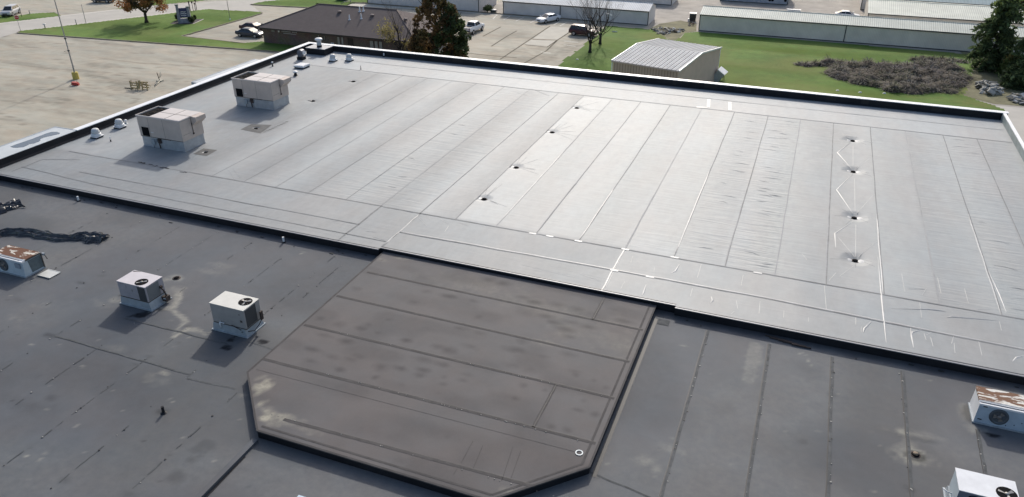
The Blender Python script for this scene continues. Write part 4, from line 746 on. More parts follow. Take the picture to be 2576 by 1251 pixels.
# ---- roof hatch
t = thing('roof_hatch', 'low white square roof hatch in front of the gooseneck duct', 'roof hatch', (*U(760, 170), UR + .003))
b = MB(); b.box(-.58, .58, -.62, .62, 0, .16); b.obj('curb', m_black, t)
b = MB(); b.box(-.66, .66, -.70, .70, .16, .25); b.obj('base_flange', m_white, t)
b = MB(); b.box(-.62, .62, -.66, .66, .26, .34); b.box(-.5, .5, -.54, .54, .34, .36); b.obj('lid', m_white, t)
# ---- pipe vents
def pipe(name, loc, label, h, r, capped, grp, mtl=m_white, boot=m_black, foot=.14):
    t = thing(name, label, 'vent pipe', loc, 0, grp)
    b = MB(); b.lathe([(r * 2.4, 0), (r * 1.5, .03), (r * 1.3, foot), (r * 1.05, foot)], n=12); b.obj('boot', boot, t)
    b = MB(); b.lathe([(r, foot), (r, h)] if not capped else [(r, foot), (r, h - .1)], n=12); b.obj('pipe', mtl, t)
    if capped: b = MB(); b.lathe([(r * 1.9, h - .12), (r * 2.1, h - .06), (r * 1.7, h), (.001, h + .03)], n=14); b.obj('cap', m_white, t)
    return t
GP = 'small vent pipes on the upper roof'
pipe('vent_pipe', (*U(686, 167), UR), 'thin black vent pipe with white cap by the left parapet behind the big air conditioners', .5, .06, True, GP, m_black, m_black, .1)
pipe('vent_pipe', (*U(744, 191), UR), 'stubby white capped vent pipe between the roof hatch and the big air conditioner', .5, .13, True, GP, m_black, m_black, .22)
pipe('vent_pipe', (*U(966, 143), UR), 'white vent pipe at the foot of the rear parapet, right of the mushroom vents', .42, .07, False, GP)
pipe('vent_pipe', (*U(838, 127), UR), 'white topped vent pipe beside the black curb box', .5, .08, True, GP, m_black)
pipe('vent_pipe', (*U(908, 175), UR), 'black cone vent pipe standing alone right of the mushroom vents', .42, .03, False, GP, m_black, m_black, .2)
pipe('vent_pipe', (*U(279, 356), UR), 'thin white vent pipe on a black cone near the front mushroom vent', .42, .035, False, GP, m_white, m_black, .16)
pipe('vent_pipe', (*U(317, 311), UR), 'little white capped vent pipe beside the second mushroom vent', .34, .07, True, GP, m_white, m_galv2, .1)
GP = 'short vent pipes on the lower roof'
pipe('vent_pipe', (*L(198, 506), zl(34.4)), 'short white vent pipe below the step, left end', .36, .065, False, GP, m_white, m_black, .07)
pipe('vent_pipe', (*L(714, 610), zl(34.4)), 'short white vent pipe below the step, left of the raised section', .38, .065, False, GP, m_white, m_black, .07)
pipe('vent_pipe', (*L(412, 1039), zl(19)), 'black stub pipe alone on the lower roof, bottom left', .36, .065, False, GP, m_black, m_black, .06)
# ---- roof drains
def drain(loc, label, grp, r=.17, tall=.07):
    t = thing('roof_drain', label, 'roof drain', loc, 0, grp)
    b = MB(); b.lathe([(r * 1.5, -.02), (r * 1.5, .012), (r, .02)], n=18); b.obj('clamp_ring', m_rustbox, t)
    b = MB(); b.lathe([(r, .015), (r * .92, tall), (r * .4, tall + .02), (.001, tall + .02)], n=14); b.obj('strainer', m_dk, t); return t
names = (('left row of roof drains', 'left row behind the big air conditioners'), ('middle row of roof drains', 'middle row on the bright sheets'), ('right row of roof drains', 'right row among the star wrinkles'))
first = None
for i, dx in enumerate(DX):
    for j, dy in enumerate(DY):
        lab = 'black roof drain, %s of the %s' % (('nearest', 'second', 'third', 'farthest')[j], names[i][1]); loc = (dx, dy, UR - (.05, .095, .145)[i])
        if first is None: first = drain(loc, lab, names[i][0]); o = first
        else: o = copy_tree(first); o.location = loc; o['label'] = lab; o['group'] = names[i][0]
        b = MB(); sx = 1 if i == 2 else -1; k_ = (.22, .16, .3)[i]; b.lathe([(k_, .0), (k_ * .7, .022), (.001, .03)], (sx * (.26 + k_ * .6), -.04, .035 if i < 2 else .05), 12, 0); q = o if j or i else first; b.obj('pale_fleck', m_patch, q)  # pale disc: strainer plastic; in right row it paints the lit sump side
drain((*z1(1775, 293), zl(28.4) - .01), 'rusty roof drain in a pale ring on the lower roof by the small air conditioners', 'roof drains of the lower roof', .16, .05)
t = drain((*z8(1487, 822), zl(28) - .01), 'wide dark roof drain in a pale dusty patch, lower right', 'roof drains of the lower roof', .17, .03)
b = MB(); b.lathe([(.10, .05), (.11, .09), (.06, .12), (.001, .12)], n=14); b.obj('dome', mt('drain_rust', (.22, .165, .11), .7, var=.4, sc_=8), t)
b = MB(); b.lathe([(.16, 0), (.165, .02), (.115, .02), (.11, 0)], n=20, smooth=False, caps=False); tag(b.obj('white_ring', m_galv2, None, (*RP(1457, 1140), ZR + .01)), 'small white ring lying on the raised roof section near its cut corner', 'ring')
# ---- loose things on the lower roof
b = MB(); b.box(-.5, .5, -.39, .39, .01, .03); b.box(-.5, .5, -.39, -.36, .03, .045); b.box(-.5, .5, .36, .39, .03, .045); tag(b.obj('metal_sheet', mt('loose_sheet', (.62, .62, .58), .4, .1, var=.08, sc_=1.5), None, (-39.67, 26.16, zl(26.2) + .02)), 'loose pale metal sheet lying beside the rusty air conditioner', 'metal sheet')
m_tarp = mt('black_plastic', (0.012, 0.013, 0.016), 0.24, var=0.4, sc_=3, spec=0.7, bump=.2, bs=3, world=True)
def tarp(pts, widths, label, seed):
    rnd = random.Random(seed); P = []
    for i in range(len(pts) - 1):
        for k in range(10):
            f = k / 10; P.append((pts[i][0] * (1 - f) + pts[i + 1][0] * f, pts[i][1] * (1 - f) + pts[i + 1][1] * f, widths[i] * (1 - f) + widths[i + 1] * f))
    P.append((*pts[-1], widths[-1])); n = 12; vs = []; fs = []
    n = 22; ph = [rnd.uniform(0, 6.3) for _ in range(6)]
    for i, (x, y, w_) in enumerate(P):
        a = P[min(i + 1, len(P) - 1)]; c = P[max(i - 1, 0)]; d = Vector((a[0] - c[0], a[1] - c[1])).normalized(); nn = Vector((-d.y, d.x))
        w_ *= 1 + .16 * math.sin(i * .55 + ph[0]) + rnd.uniform(-.05, .05)
        for j in range(n + 1):
            u_ = j / n * 2 - 1; env = (1 - u_ ** 4)
            h = env * (.07 * w_ + .085 * (1 + math.sin(u_ * 6.5 + ph[1] + i * .10 + .8 * math.sin(i * .23))) + .05 * abs(math.sin(u_ * 11 + ph[2] - i * .16)) + .02 * math.sin(i * .9 + j)) if 0 < j < n else .012
            k_ = .05 * math.sin(i * .7 + j * .5)
            xx, yy = x + nn.x * u_ * w_ * .5 + d.x * k_, y + nn.y * u_ * w_ * .5 + d.y * k_; vs.append((xx, yy, zl(yy) + .02 + h))
    for i in range(len(P) - 1):
        for j in range(n): q = i * (n + 1) + j; fs.append((q, q + 1, q + n + 2, q + n + 1))
    b = MB(); b.add(vs, fs, 0, False); return tag(b.obj('black_tarp', m_tarp), label, 'tarp', 'strips of black plastic on the lower roof')
tq = lambda x, y: L(x * .11187, 490.8 + y * .11187)
tarp([tq(-100, 930), tq(120, 860), tq(450, 850), tq(820, 870), tq(1150, 950), tq(1500, 985), tq(1900, 950), tq(2150, 985), tq(2370, 1010)], [.8, .85, .8, 1.0, .85, .75, .95, 1.3, .9], 'long black plastic strip twisting across the lower roof above the rusty air conditioner', 3)
tarp([tq(-400, 420), tq(-150, 350), tq(60, 310), tq(250, 260), tq(440, 200)], [1.5, 1.7, 1.7, 1.2, 2.0], 'short black plastic sheet bunched at the left edge below the step', 5)
x, y = L(1975, 862); b = MB()
for k in range(9): b.box(-1.0 + k * .22, -.7 + k * .22 + random.uniform(0, .2), .18 - k * .045 + random.uniform(-.05, .05), .27 - k * .045, 0, random.uniform(.03, .09))
tag(b.obj('debris_strip', m_rustbox, None, (x, y, zl(y) + .01)), 'dark rotten strip of debris lying at the foot of the step, right side', 'debris')
# ================================================================== BACKGROUND BUILDINGS
m_shingle = mt('brown_shingle', (0.155, 0.128, 0.120), 0.9, var=0.10, sc_=1.2, stretch=(1, 1, 3), spec=.25, world=True)
m_shline = mt('shingle_course', (0.13, 0.107, 0.10), 0.9, var=0.15, spec=.2, world=True)
m_fascia = mt('dark_fascia', (0.035, 0.028, 0.024), 0.7)
m_glassd = mt('window_glass', (0.10, 0.11, 0.11), 0.15, var=.2, spec=.6)
m_blind = mt('window_blind', (0.34, 0.33, 0.29), 0.5, var=.15)
m_door = mt('brown_door', (0.030, 0.020, 0.016), 0.6, var=.2)
def brickmat():
    m = bpy.data.materials.new('brown_brick'); m.use_nodes = True; t = m.node_tree; N = t.nodes; K = t.links; p = N['Principled BSDF']; p.inputs['Roughness'].default_value = .9
    tc = N.new('ShaderNodeTexCoord'); mp = N.new('ShaderNodeMapping'); mp.inputs['Rotation'].default_value = (math.pi / 2, 0, 0); K.new(tc.outputs['Object'], mp.inputs[0])
    br = N.new('ShaderNodeTexBrick'); br.inputs['Scale'].default_value = 2.2; br.inputs['Color1'].default_value = (.15, .105, .083, 1); br.inputs['Color2'].default_value = (.22, .16, .13, 1); br.inputs['Mortar'].default_value = (.16, .14, .12, 1); br.inputs['Mortar Size'].default_value = .015
    K.new(mp.outputs[0], br.inputs['Vector']); no = N.new('ShaderNodeTexNoise'); no.inputs['Scale'].default_value = .6; K.new(tc.outputs['Object'], no.inputs['Vector'])
    mx = N.new('ShaderNodeMixRGB'); mx.blend_type = 'MULTIPLY'; mx.inputs[0].default_value = .5; K.new(br.outputs[0], mx.inputs[1]); K.new(no.outputs['Color'], mx.inputs[2]); K.new(mx.outputs[0], p.inputs['Base Color']); return m
m_brick = brickmat()
t = thing('brick_office', 'low brown brick office with a wide brown shingled hip roof', 'building', (-71.5, 112.3, 0))
ox, oy = 71.5, -112.3
ex0, ex1, ey0, ey1, ez, rz_ = -86.4, -56.6, 104.15, 120.45, 2.9, 5.72
b = MB(); b.box(-87.3 + 1.1 + ox, -57.6 + ox, 105.4 + oy, 119.3 + oy, 0, 2.85); wl = b.obj('wall', m_brick, t)
rl, rr, ry = -79.0, -64.1, 112.3
b = MB(); vs = [(ex0 + ox, ey0 + oy, ez), (ex1 + ox, ey0 + oy, ez), (ex1 + ox, ey1 + oy, ez), (ex0 + ox, ey1 + oy, ez), (rl + ox, ry + oy, rz_), (rr + ox, ry + oy, rz_)]
b.add(vs, [(0, 1, 5, 4), (1, 2, 5), (2, 3, 4, 5), (3, 0, 4)])
for k in range(1, 28):
    f = k / 28; y = ey0 + (ry - ey0) * f; z = ez + (rz_ - ez) * f; xa = ex0 + (rl - ex0) * f; xb = ex1 + (rr - ex1) * f
    b.add([(xa + ox, y + oy, z + .012), (xb + ox, y + oy, z + .012), (xb + ox, y + .1 + oy, z + .012 + .03), (xa + ox, y + .1 + oy, z + .012 + .03)], [(0, 1, 2, 3)], 1)
b.tube([(rl + ox, ry + oy, rz_ + .02), (rr + ox, ry + oy, rz_ + .02)], .1, 6, 1); b.tube([(ex0 + ox, ey0 + oy, ez + .02), (rl + ox, ry + oy, rz_ + .02)], .09, 6, 1); b.tube([(ex1 + ox, ey0 + oy, ez + .02), (rr + ox, ry + oy, rz_ + .02)], .09, 6, 1)
roof = b.obj('roof', [m_shingle, m_shline], t)
b = MB(); b.box(ex0 + ox, ex1 + ox, ey0 + oy, ey1 + oy, ez - .22, ez - .004); b.obj('fascia', m_fascia, t)
fy = 105.4 + oy
def on_wall(px, py): x, y, z = HY(px, py, 105.4); return x + ox, z
def front(px0, px1, z0, z1, name, mat_, out=.02):
    a_ = HY(px0, 95, 105.4)[0] + ox; c_ = HY(px1, 95, 105.4)[0] + ox; b = MB(); b.box(a_, c_, fy - out - .03, fy - out, z0, z1); return b.obj(name, mat_, t)
for a_, c_, z0, z1 in ((848, 855, 1.0, 2.3), (858, 864, 1.0, 2.3), (929, 939, .7, 2.2), (941, 950, .7, 2.2), (952, 961, .7, 2.2), (800, 804, 1.5, 2.3), (815, 818, 1.5, 2.3)):
    w_ = front(a_, c_, z0, z1, 'window', m_fascia, .01); a2 = HY(a_, 95, 105.4)[0] + ox + .07; c2 = HY(c_, 95, 105.4)[0] + ox - .07
    b = MB(); b.box(a2, c2, fy - .075, fy - .045, z0 + .07, z1 - .07); b.obj('pane', m_blind, w_)
d_ = front(874, 888, 0, 2.25, 'door', m_door, .02); b = MB(); q_ = HY(887, 95, 105.4)[0] + ox; b.box(q_ - .1, q_ - .04, fy - .1, fy - .05, .95, 1.1); b.obj('handle', m_galv, d_)
front(831, 839, .55, 1.2, 'wall_sign', m_white, .02); front(686, 694, 2.05, 2.4, 'wall_lamp', mt('dull_metal', (.2, .2, .19), .6), .05)
# wall lettering: the photo shows only blurred white strokes in two lines
b = MB(); x, z = on_wall(699.5, 83); b.lathe([(.24, 0), (.24, .02)], n=14, mx=Matrix.Translation((x + .2, fy - .03, 2.28)) @ Matrix.Rotation(math.pi / 2, 4, 'X') @ Matrix.Diagonal((.7, 1, 1, 1)), smooth=False)
xa = x + .75
for wd in ((.22, .34), (.12, .26), (.2, .24), (.2, .24), (.2, .24), (.2, .24), (.1, .34), (None, 0), (.12, .34), (.2, .24), (.2, .24), (.16, .24)):
    if wd[0] is None: xa += .22; continue
    b.box(xa, xa + .05, fy - .03, fy - .01, 2.18, 2.18 + wd[1]); b.box(xa + wd[0] - .05, xa + wd[0], fy - .03, fy - .01, 2.18, 2.18 + wd[1] * .75); b.box(xa + .05, xa + wd[0] - .05, fy - .029, fy - .011, 2.18 + wd[1] * .6, 2.18 + wd[1] * .75); xa += wd[0] + .09
for k in range(16): b.box(x + 1.1 + k * .16, x + 1.2 + k * .16, fy - .03, fy - .01, 1.93, 2.02)
b.obj('lettering', m_whited, t)
m_ventb = mt('roof_vent_brown', (.17, .13, .12), .7, var=.2)
def roofz(y): return ez + (rz_ - ez) * min(1, (y - ey0) / (ry - ey0))
def on_roof(px, py):
    z = 5.0
    for _ in range(8): x, y = G(px, py, z); z = roofz(y)
    return x + ox, y + oy, z
for px, py in ((853, 21), (935, 28.5), (1019.5, 36.5)):
    x, y, z = on_roof(px, py); b = MB(); b.box(x - .2, x + .2, y - .2, y + .2, z - .12, z + .14); b.lathe([(.38, .14), (.36, .24), (.2, .30), (.001, .31)], (x, y, z), 12); b.obj('roof_vent', m_ventb, t)
for px, py in ((877.5, 29), (904.5, 22.5), (907.5, 29.5), (914, 22.5), (784, 75), (818.5, 78.5), (842.5, 80.5)):
    x, y, z = on_roof(px, py); b = MB(); b.lathe([(.24, -.08), (.22, .05), (.1, .1), (.09, .75)], (x, y, z), 10); b.obj('vent_pipe', m_white, t)
# ---- storage buildings
def ribbed(axis_len, name, hexcol, dark):
    """metal cladding: stripes along the slope come from a wave on object X"""
    if name in MC: return MC[name]
    m = bpy.data.materials.new(name); m.use_nodes = True; t = m.node_tree; N = t.nodes; K = t.links; p = N['Principled BSDF']; p.inputs['Roughness'].default_value = .62; p.inputs['Specular IOR Level'].default_value = .18
    tc = N.new('ShaderNodeTexCoord'); wv = N.new('ShaderNodeTexWave'); wv.bands_direction = 'X'; wv.inputs['Scale'].default_value = axis_len; wv.inputs['Distortion'].default_value = .15; K.new(tc.outputs['Object'], wv.inputs['Vector'])
    no = N.new('ShaderNodeTexNoise'); no.inputs['Scale'].default_value = .45; no.inputs['Detail'].default_value = 4; K.new(tc.outputs['Object'], no.inputs['Vector'])
    r = N.new('ShaderNodeValToRGB'); r.color_ramp.elements[0].color = (*dark, 1); r.color_ramp.elements[1].color = (*hexcol, 1); r.color_ramp.elements[0].position = .05; r.color_ramp.elements[1].position = .35; K.new(wv.outputs['Fac'], r.inputs[0])
    mx = N.new('ShaderNodeMixRGB'); mx.blend_type = 'MULTIPLY'; mx.inputs[0].default_value = .35; K.new(r.outputs[0], mx.inputs[1]); cr = N.new('ShaderNodeValToRGB'); cr.color_ramp.elements[0].color = (.6, .6, .6, 1); cr.color_ramp.elements[1].color = (1.1, 1.1, 1.1, 1); cr.color_ramp.elements[0].position = .3; cr.color_ramp.elements[1].position = .7; K.new(no.outputs['Fac'], cr.inputs[0]); K.new(cr.outputs[0], mx.inputs[2]); K.new(mx.outputs[0], p.inputs['Base Color'])
    bp = N.new('ShaderNodeBump'); bp.inputs['Strength'].default_value = .5; bp.inputs['Distance'].default_value = .03; K.new(wv.outputs['Fac'], bp.inputs['Height']); K.new(bp.outputs[0], p.inputs['Normal'])
    MC[name] = m; return m
m_rfA = ribbed(.95, 'pale_ribbed_roof', (.60, .62, .62), (.45, .47, .47))
m_rfD = ribbed(.95, 'greenish_ribbed_roof', (.70, .71, .61), (.50, .51, .44))
m_rfT = ribbed(.5, 'teal_grey_roof', (.38, .46, .46), (.35, .42, .42))
m_wlA = ribbed(1.3, 'grey_ribbed_wall', (.70, .67, .64), (.64, .61, .585))
m_wlD = ribbed(1.3, 'greygreen_ribbed_wall', (.74, .69, .60), (.68, .63, .55))
m_wlG = ribbed(1.3, 'blue_grey_wall', (.33, .37, .43), (.29, .33, .39))
m_trim = mt('dark_trim', (0.035, 0.042, 0.042), 0.6, var=.2)
m_white_rf = ribbed(.95, 'white_ribbed_roof', (.68, .69, .69), (.48, .50, .50))
def shed(name, label, x0, x1, y0, depth, ze, zr, wall, roof, posts=(), half=None, gable='r'):
    t = thing(name, label, 'storage building', ((x0 + x1) / 2, y0, 0), 0, 'long metal storage buildings'); c = (x0 + x1) / 2; a, e = x0 - c, x1 - c; half = half or depth / 2
    b = MB(); b.box(a, e, 0, depth, .0, ze - .02)
    for x in (a, e): b.add([(x, 0, ze - .02), (x, depth, ze - .02), (x, half, zr - .04)], [(0, 1, 2)])
    b.obj('wall', wall, t)
    b = MB(); o_ = .12
    zo = ze - o_ * (zr - ze) / half
    vs = [(a - o_, -o_, zo), (e + o_, -o_, zo), (e + o_, half, zr), (a - o_, half, zr), (e + o_, depth + o_, zo), (a - o_, depth + o_, zo)]
    b.add(vs, [(0, 1, 2, 3), (3, 2, 4, 5)]); b.add([(v[0], v[1], v[2] - .05) for v in vs], [(3, 2, 1, 0), (5, 4, 2, 3)]); b.obj('roof', roof, t)
    b = MB(); b.box(a - o_, e + o_, -o_ - .05, -o_ - .001, zo - .17, zo + .01); b.box(a - .03, e + .03, -.04, -.004, .0, .14)
    for x in (a, e): b.box(x - .07, x + .07, -.07, -.005, .14, ze - .1)
    b.obj('eave_trim', m_trim, t)
    for x in posts: b = MB(); b.box(x - c - .07, x - c + .07, -.09, -.006, .14, ze - .1); b.obj('downspout', m_trim, t)
    b = MB(); b.tube([(a - o_, half, zr + .02), (e + o_, half, zr + .02)], .07, 6); b.obj('ridge_cap', roof, t)
    return t
shed('storage_building', 'long grey storage building behind the brick office, topmost left of the white sedan', -88.5, -62.95, 143.0, 9.4, 3.3, 4.3, m_wlA, m_rfA)
shed('storage_building', 'long grey storage building with a pale roof, directly behind the white sedan', -57.55, -28.65, 142.8, 6.2, 2.6, 3.5, m_wlA, m_white_rf, (-45.75,))
shed('storage_building', 'grey storage building end showing behind the pale roofed one, top centre', -57, -28.3, 164.1, 7, 3.0, 4.0, m_wlA, m_rfA)
shed('storage_building', 'longest storage building, grey green, edging the lawn behind the metal shed', -19.1, 62, 141.7, 6.8, 2.95, 3.8, m_wlD, m_rfD, (5.3,))
shed('storage_building', 'storage building with a broad ribbed roof directly behind the longest one, top right', 9.1, 40, 156.2, 15.8, 2.5, 3.6, m_wlD, m_rfD)
shed('storage_building', 'teal roofed storage building at the top right edge, behind the broad ribbed roof', 8.4, 33.6, 173.2, 14, 2.5, 4.6, m_wlA, m_rfT)
t = shed('storage_building', 'blue grey storage building with three dark round holes, cut by the top edge', -19.55, -5.75, 173.2, 8, 3.2, 4.2, m_wlG, m_rfT)
for px, py in ((1936.3, .6), (1943.5, .6), (1975.8, 2)):
    x, y, z = HY(px, py, 173.1); b = MB(); b.lathe([(.28, 0), (.28, .05)], n=12, mx=Matrix.Translation((x + 12.65, -.02, z)) @ Matrix.Rotation(math.pi / 2, 4, 'X'), smooth=False); b.obj('round_vent', m_dk, t)
# ---- tan metal shed behind the rear parapet
fl, frr, bl_, brr = (-23.45, 96.75), (-14.42, 94.75), (-20.72, 111.4), (-11.62, 109.6)
ang = math.atan2(frr[1] - fl[1], frr[0] - fl[0]); cx_, cy_ = (sum(p[0] for p in (fl, frr, bl_, brr)) / 4, sum(p[1] for p in (fl, frr, bl_, brr)) / 4)
t = thing('metal_shed', 'tan metal shed with a pale ribbed gable roof, just behind the rear parapet', 'shed', (cx_, cy_, 0), ang)
hw, hd, ez2, rz2 = 4.55, 7.35, 4.85, 5.58
m_shw = ribbed(.8, 'tan_ribbed_wall', (.45, .375, .32), (.29, .24, .205)); m_shr = ribbed(.52, 'shed_ribbed_roof', (.50, .51, .52), (.22, .23, .24))
m_shs = mt('tan_side_wall', (.60, .46, .40), .7, var=.08, sc_=.7)
b = MB(); b.box(-hw, hw, -hd, hd, 0, ez2 - .03)
for x in (-hw, hw): b.add([(x, -hd, ez2 - .03), (x, hd, ez2 - .03), (x, 0, rz2 - .05)], [(0, 1, 2)])
wl = b.obj('wall', [m_shw, m_shs], t); wl.data.polygons[5].material_index = 1; wl.data.polygons[7].material_index = 1
b = MB(); o_ = .14; zo = ez2 - o_ * .1; vs = [(-hw - o_, -hd - o_, zo), (hw + o_, -hd - o_, zo), (hw + o_, 0, rz2), (-hw - o_, 0, rz2), (hw + o_, hd + o_, zo), (-hw - o_, hd + o_, zo)]
b.add(vs, [(0, 1, 2, 3), (3, 2, 4, 5)]); b.add([(v[0], v[1], v[2] - .05) for v in vs], [(3, 2, 1, 0), (5, 4, 2, 3)])
for k in range(31):
    x = -hw + k * (2 * hw) / 30
    for ya, za, yb_, zb in ((-hd - o_, zo, 0, rz2), (0, rz2, hd + o_, zo)):
        b.add([(x - .035, ya, za + .004), (x + .035, ya, za + .004), (x + .035, yb_, zb + .004), (x - .035, yb_, zb + .004), (x, ya, za + .045), (x, yb_, zb + .045)], [(0, 4, 5, 3), (4, 1, 2, 5), (0, 1, 4)])
b.obj('roof', m_shr, t)
b = MB(); b.box(-hw - o_, hw + o_, -hd - o_ - .08, -hd - o_ - .01, zo - .2, zo - .04); 
b.obj('gutter', mt('tan_gutter', (.42, .36, .33), .6), t)
for x in (-hw - o_ - .03, hw + o_ + .03):
    b = MB()
    for ya, za, yb_, zb in ((-hd - o_, zo, 0, rz2), (0, rz2, hd + o_, zo)): b.add([(x - .06, ya, za + .06), (x + .06, ya, za + .06), (x + .06, yb_, zb + .06), (x - .06, yb_, zb + .06), (x - .06, ya, za - .14), (x + .06, ya, za - .14), (x + .06, yb_, zb - .14), (x - .06, yb_, zb - .14)], [(0, 1, 2, 3), (0, 3, 7, 4), (1, 5, 6, 2), (0, 4, 5, 1), (3, 2, 6, 7), (4, 7, 6, 5)])
    b.obj('rake_trim', m_white, t)
b = MB(); b.box(hw + .01, hw + .06, -hd + 1.2, -hd + 3.2, 0, 2.6); b.obj('door', mt('shed_door', (.45, .42, .40), .6, var=.06), t)
b = MB(); b.tube([(-hw - .08, -hd - .12, ez2 - .1), (-hw - .08, -hd - .12, 0)], .06, 6); b.obj('downspout', m_white, t)
b = MB(); b.tube([(hw + .06, hd + .02, ez2 - .1), (hw + .06, hd + .02, .0)], .05, 6); b.obj('downspout', m_white, t)
# gear leaning behind the shed's corner
gx, gy = G(1790, 206)
t = thing('camper_hood', 'pale grey metal hood tilted against the rear right corner of the tan shed', 'metal hood', (gx + .3, gy + .3, 0), ang + .1)
b = MB(); mxr = Matrix.Rotation(math.radians(32), 4, 'Y'); b.box(-.55, .55, -.9, .9, .2, 1.7, 0, Matrix.Translation((.1, 0, .15)) @ mxr); b.obj('shell', m_galv2, t)
b = MB(); b.box(-.62, .62, -.98, .98, 1.7, 1.82, 0, Matrix.Translation((.1, 0, .15)) @ mxr); b.obj('rim', m_white, t)
b = MB(); b.box(-.3, .3, -.5, .5, 0, .3); b.obj('foot', m_dk, t)
x, y = G(1782, 197); b = MB(); b.tube([(x + .1, y - .2, 0), (x - .35, y + .1, 4.1)], .07, 6); b.tube([(x - .35, y + .1, 4.1), (x - .5, y + .2, 2.2)], .05, 6)
tag(b.obj('leaning_pole', m_dk), 'dark pole leaning on the end wall of the tan shed', 'pole')
x, y = G(1812, 199); t = thing('folding_stand', 'small dark legged stand on the grass beside the tan shed', 'stand', (x, y, 0), .3)
b = MB(); b.box(-.35, .35, -.5, .5, .95, 1.0); b.obj('top', m_whited, t)
for sx, sy in ((-1, -1), (-1, 1), (1, -1), (1, 1)): b = MB(); b.tube([(sx * .3, sy * .42, .95), (sx * .42, sy * .6, 0)], .05, 5); b.obj('leg', m_dk, t)
# ================================================================== TREES
m_bark = mt('bark', (0.055, 0.045, 0.036), 0.95, var=0.35, sc_=3, bump=.4, bs=8)
m_barkd = mt('bark_dark', (0.035, 0.030, 0.026), 0.95, var=0.35, sc_=3)
m_twig = mt('twig', (0.13, 0.105, 0.095), 0.95, var=0.3, sc_=3)
def leafm(n, c): 
    m = mt(n, c, 0.75, var=0.35, sc_=.9, spec=.2); t = m.node_tree; N = t.nodes; p = N['Principled BSDF']
    tr = N.new('ShaderNodeBsdfTranslucent'); mx = N.new('ShaderNodeMixShader'); mx.inputs[0].default_value = .48
    t.links.new(p.inputs['Base Color'].links[0].from_socket, tr.inputs[0]); t.links.new(p.outputs[0], mx.inputs[1]); t.links.new(tr.outputs[0], mx.inputs[2]); t.links.new(mx.outputs[0], N['Material Output'].inputs[0]); return m
LF = {'orange': leafm('leaf_orange', (.36, .155, .06)), 'amber': leafm('leaf_amber', (.20, .125, .048)), 'olive': leafm('leaf_olive', (.12, .10, .045)), 'rust': leafm('leaf_rust', (.165, .108, .052)), 'brown': leafm('leaf_brown', (.125, .09, .053)), 'dgreen': leafm('leaf_dark_green', (.068, .096, .045)), 'mgreen': leafm('leaf_mid_green', (.060, .085, .030)), 'lgreen': leafm('leaf_light_green', (.15, .20, .07)), 'yellow': leafm('leaf_yellow_green', (.30, .26, .10)), 'needle': leafm('leaf_needle', (.135, .19, .085))}
def branches(b, p, d, L_, r, depth, rnd, spread=.55, up=.12, nseg=3, m=0, tips=None, mind=0):
    pts = [p]; rs = [r]; q = Vector(p); dd = Vector(d).normalized()
    for k in range(nseg):
        dd = (dd + Vector((rnd.uniform(-.16, .16), rnd.uniform(-.16, .16), rnd.uniform(-.06, .14) + up * .3))).normalized(); q = q + dd * L_ / nseg; pts.append(q.copy()); rs.append(r * (1 - .45 * (k + 1) / nseg))
    b.tube(pts, rs, 5 if r > .05 else 3, m if r > .035 else 1)
    if tips is not None and depth <= mind: tips += pts[1:]
    if depth <= 0: return
    for k in range(rnd.choice((2, 3, 3))):
        i = rnd.choice(range(1, len(pts))) if k else len(pts) - 1
        ax = Vector((rnd.uniform(-1, 1), rnd.uniform(-1, 1), rnd.uniform(-.15, .5))).normalized()
        nd = (dd * (1 - spread) + ax * spread + Vector((0, 0, up))).normalized()
        branches(b, pts[i], nd, L_ * rnd.uniform(.62, .85), rs[i] * rnd.uniform(.55, .75), depth - 1, rnd, spread, up, nseg, m, tips, mind)
def leaves(mats, pts, n, size, rnd, sig, flat=.0, mm=None, shape=1.0):
    """small leaf faces scattered round given points"""
    P = np.array([tuple(p) for p in pts]); idx = rnd.integers(0, len(P), n); C = P[idx] + rnd.normal(0, 1, (n, 3)) * sig
    a = rnd.normal(0, 1, (n, 3)); a /= np.linalg.norm(a, axis=1)[:, None]; c = rnd.normal(0, 1, (n, 3)); c -= (c * a).sum(1)[:, None] * a; c /= np.linalg.norm(c, axis=1)[:, None]
    s = size * rnd.uniform(.6, 1.4, (n, 1)); a *= s * shape; c *= s * .62
    V = np.stack([C - a, C + c * .8, C + a, C - c], 1).reshape(-1, 3)
    b = MB(); b.v = [tuple(v) for v in V.tolist()]; b.f = [(4 * i, 4 * i + 1, 4 * i + 2, 4 * i + 3) for i in range(n)]; b.sm = [False] * n
    b.m = mm(C, idx) if mm is not None else rnd.integers(0, len(mats), n).tolist()
    return b
def blobs(rnd, clumps, per):
    """points near the surface and inside ellipsoidal clumps"""
    out = []
    for (c, r) in clumps:
        for _ in range(per):
            v = Vector((rnd.gauss(0, 1), rnd.gauss(0, 1), rnd.gauss(0, 1))).normalized() * rnd.uniform(.55, 1.0); out.append(Vector((c[0] + v.x * r[0], c[1] + v.y * r[1], c[2] + v.z * r[2])))
    return out
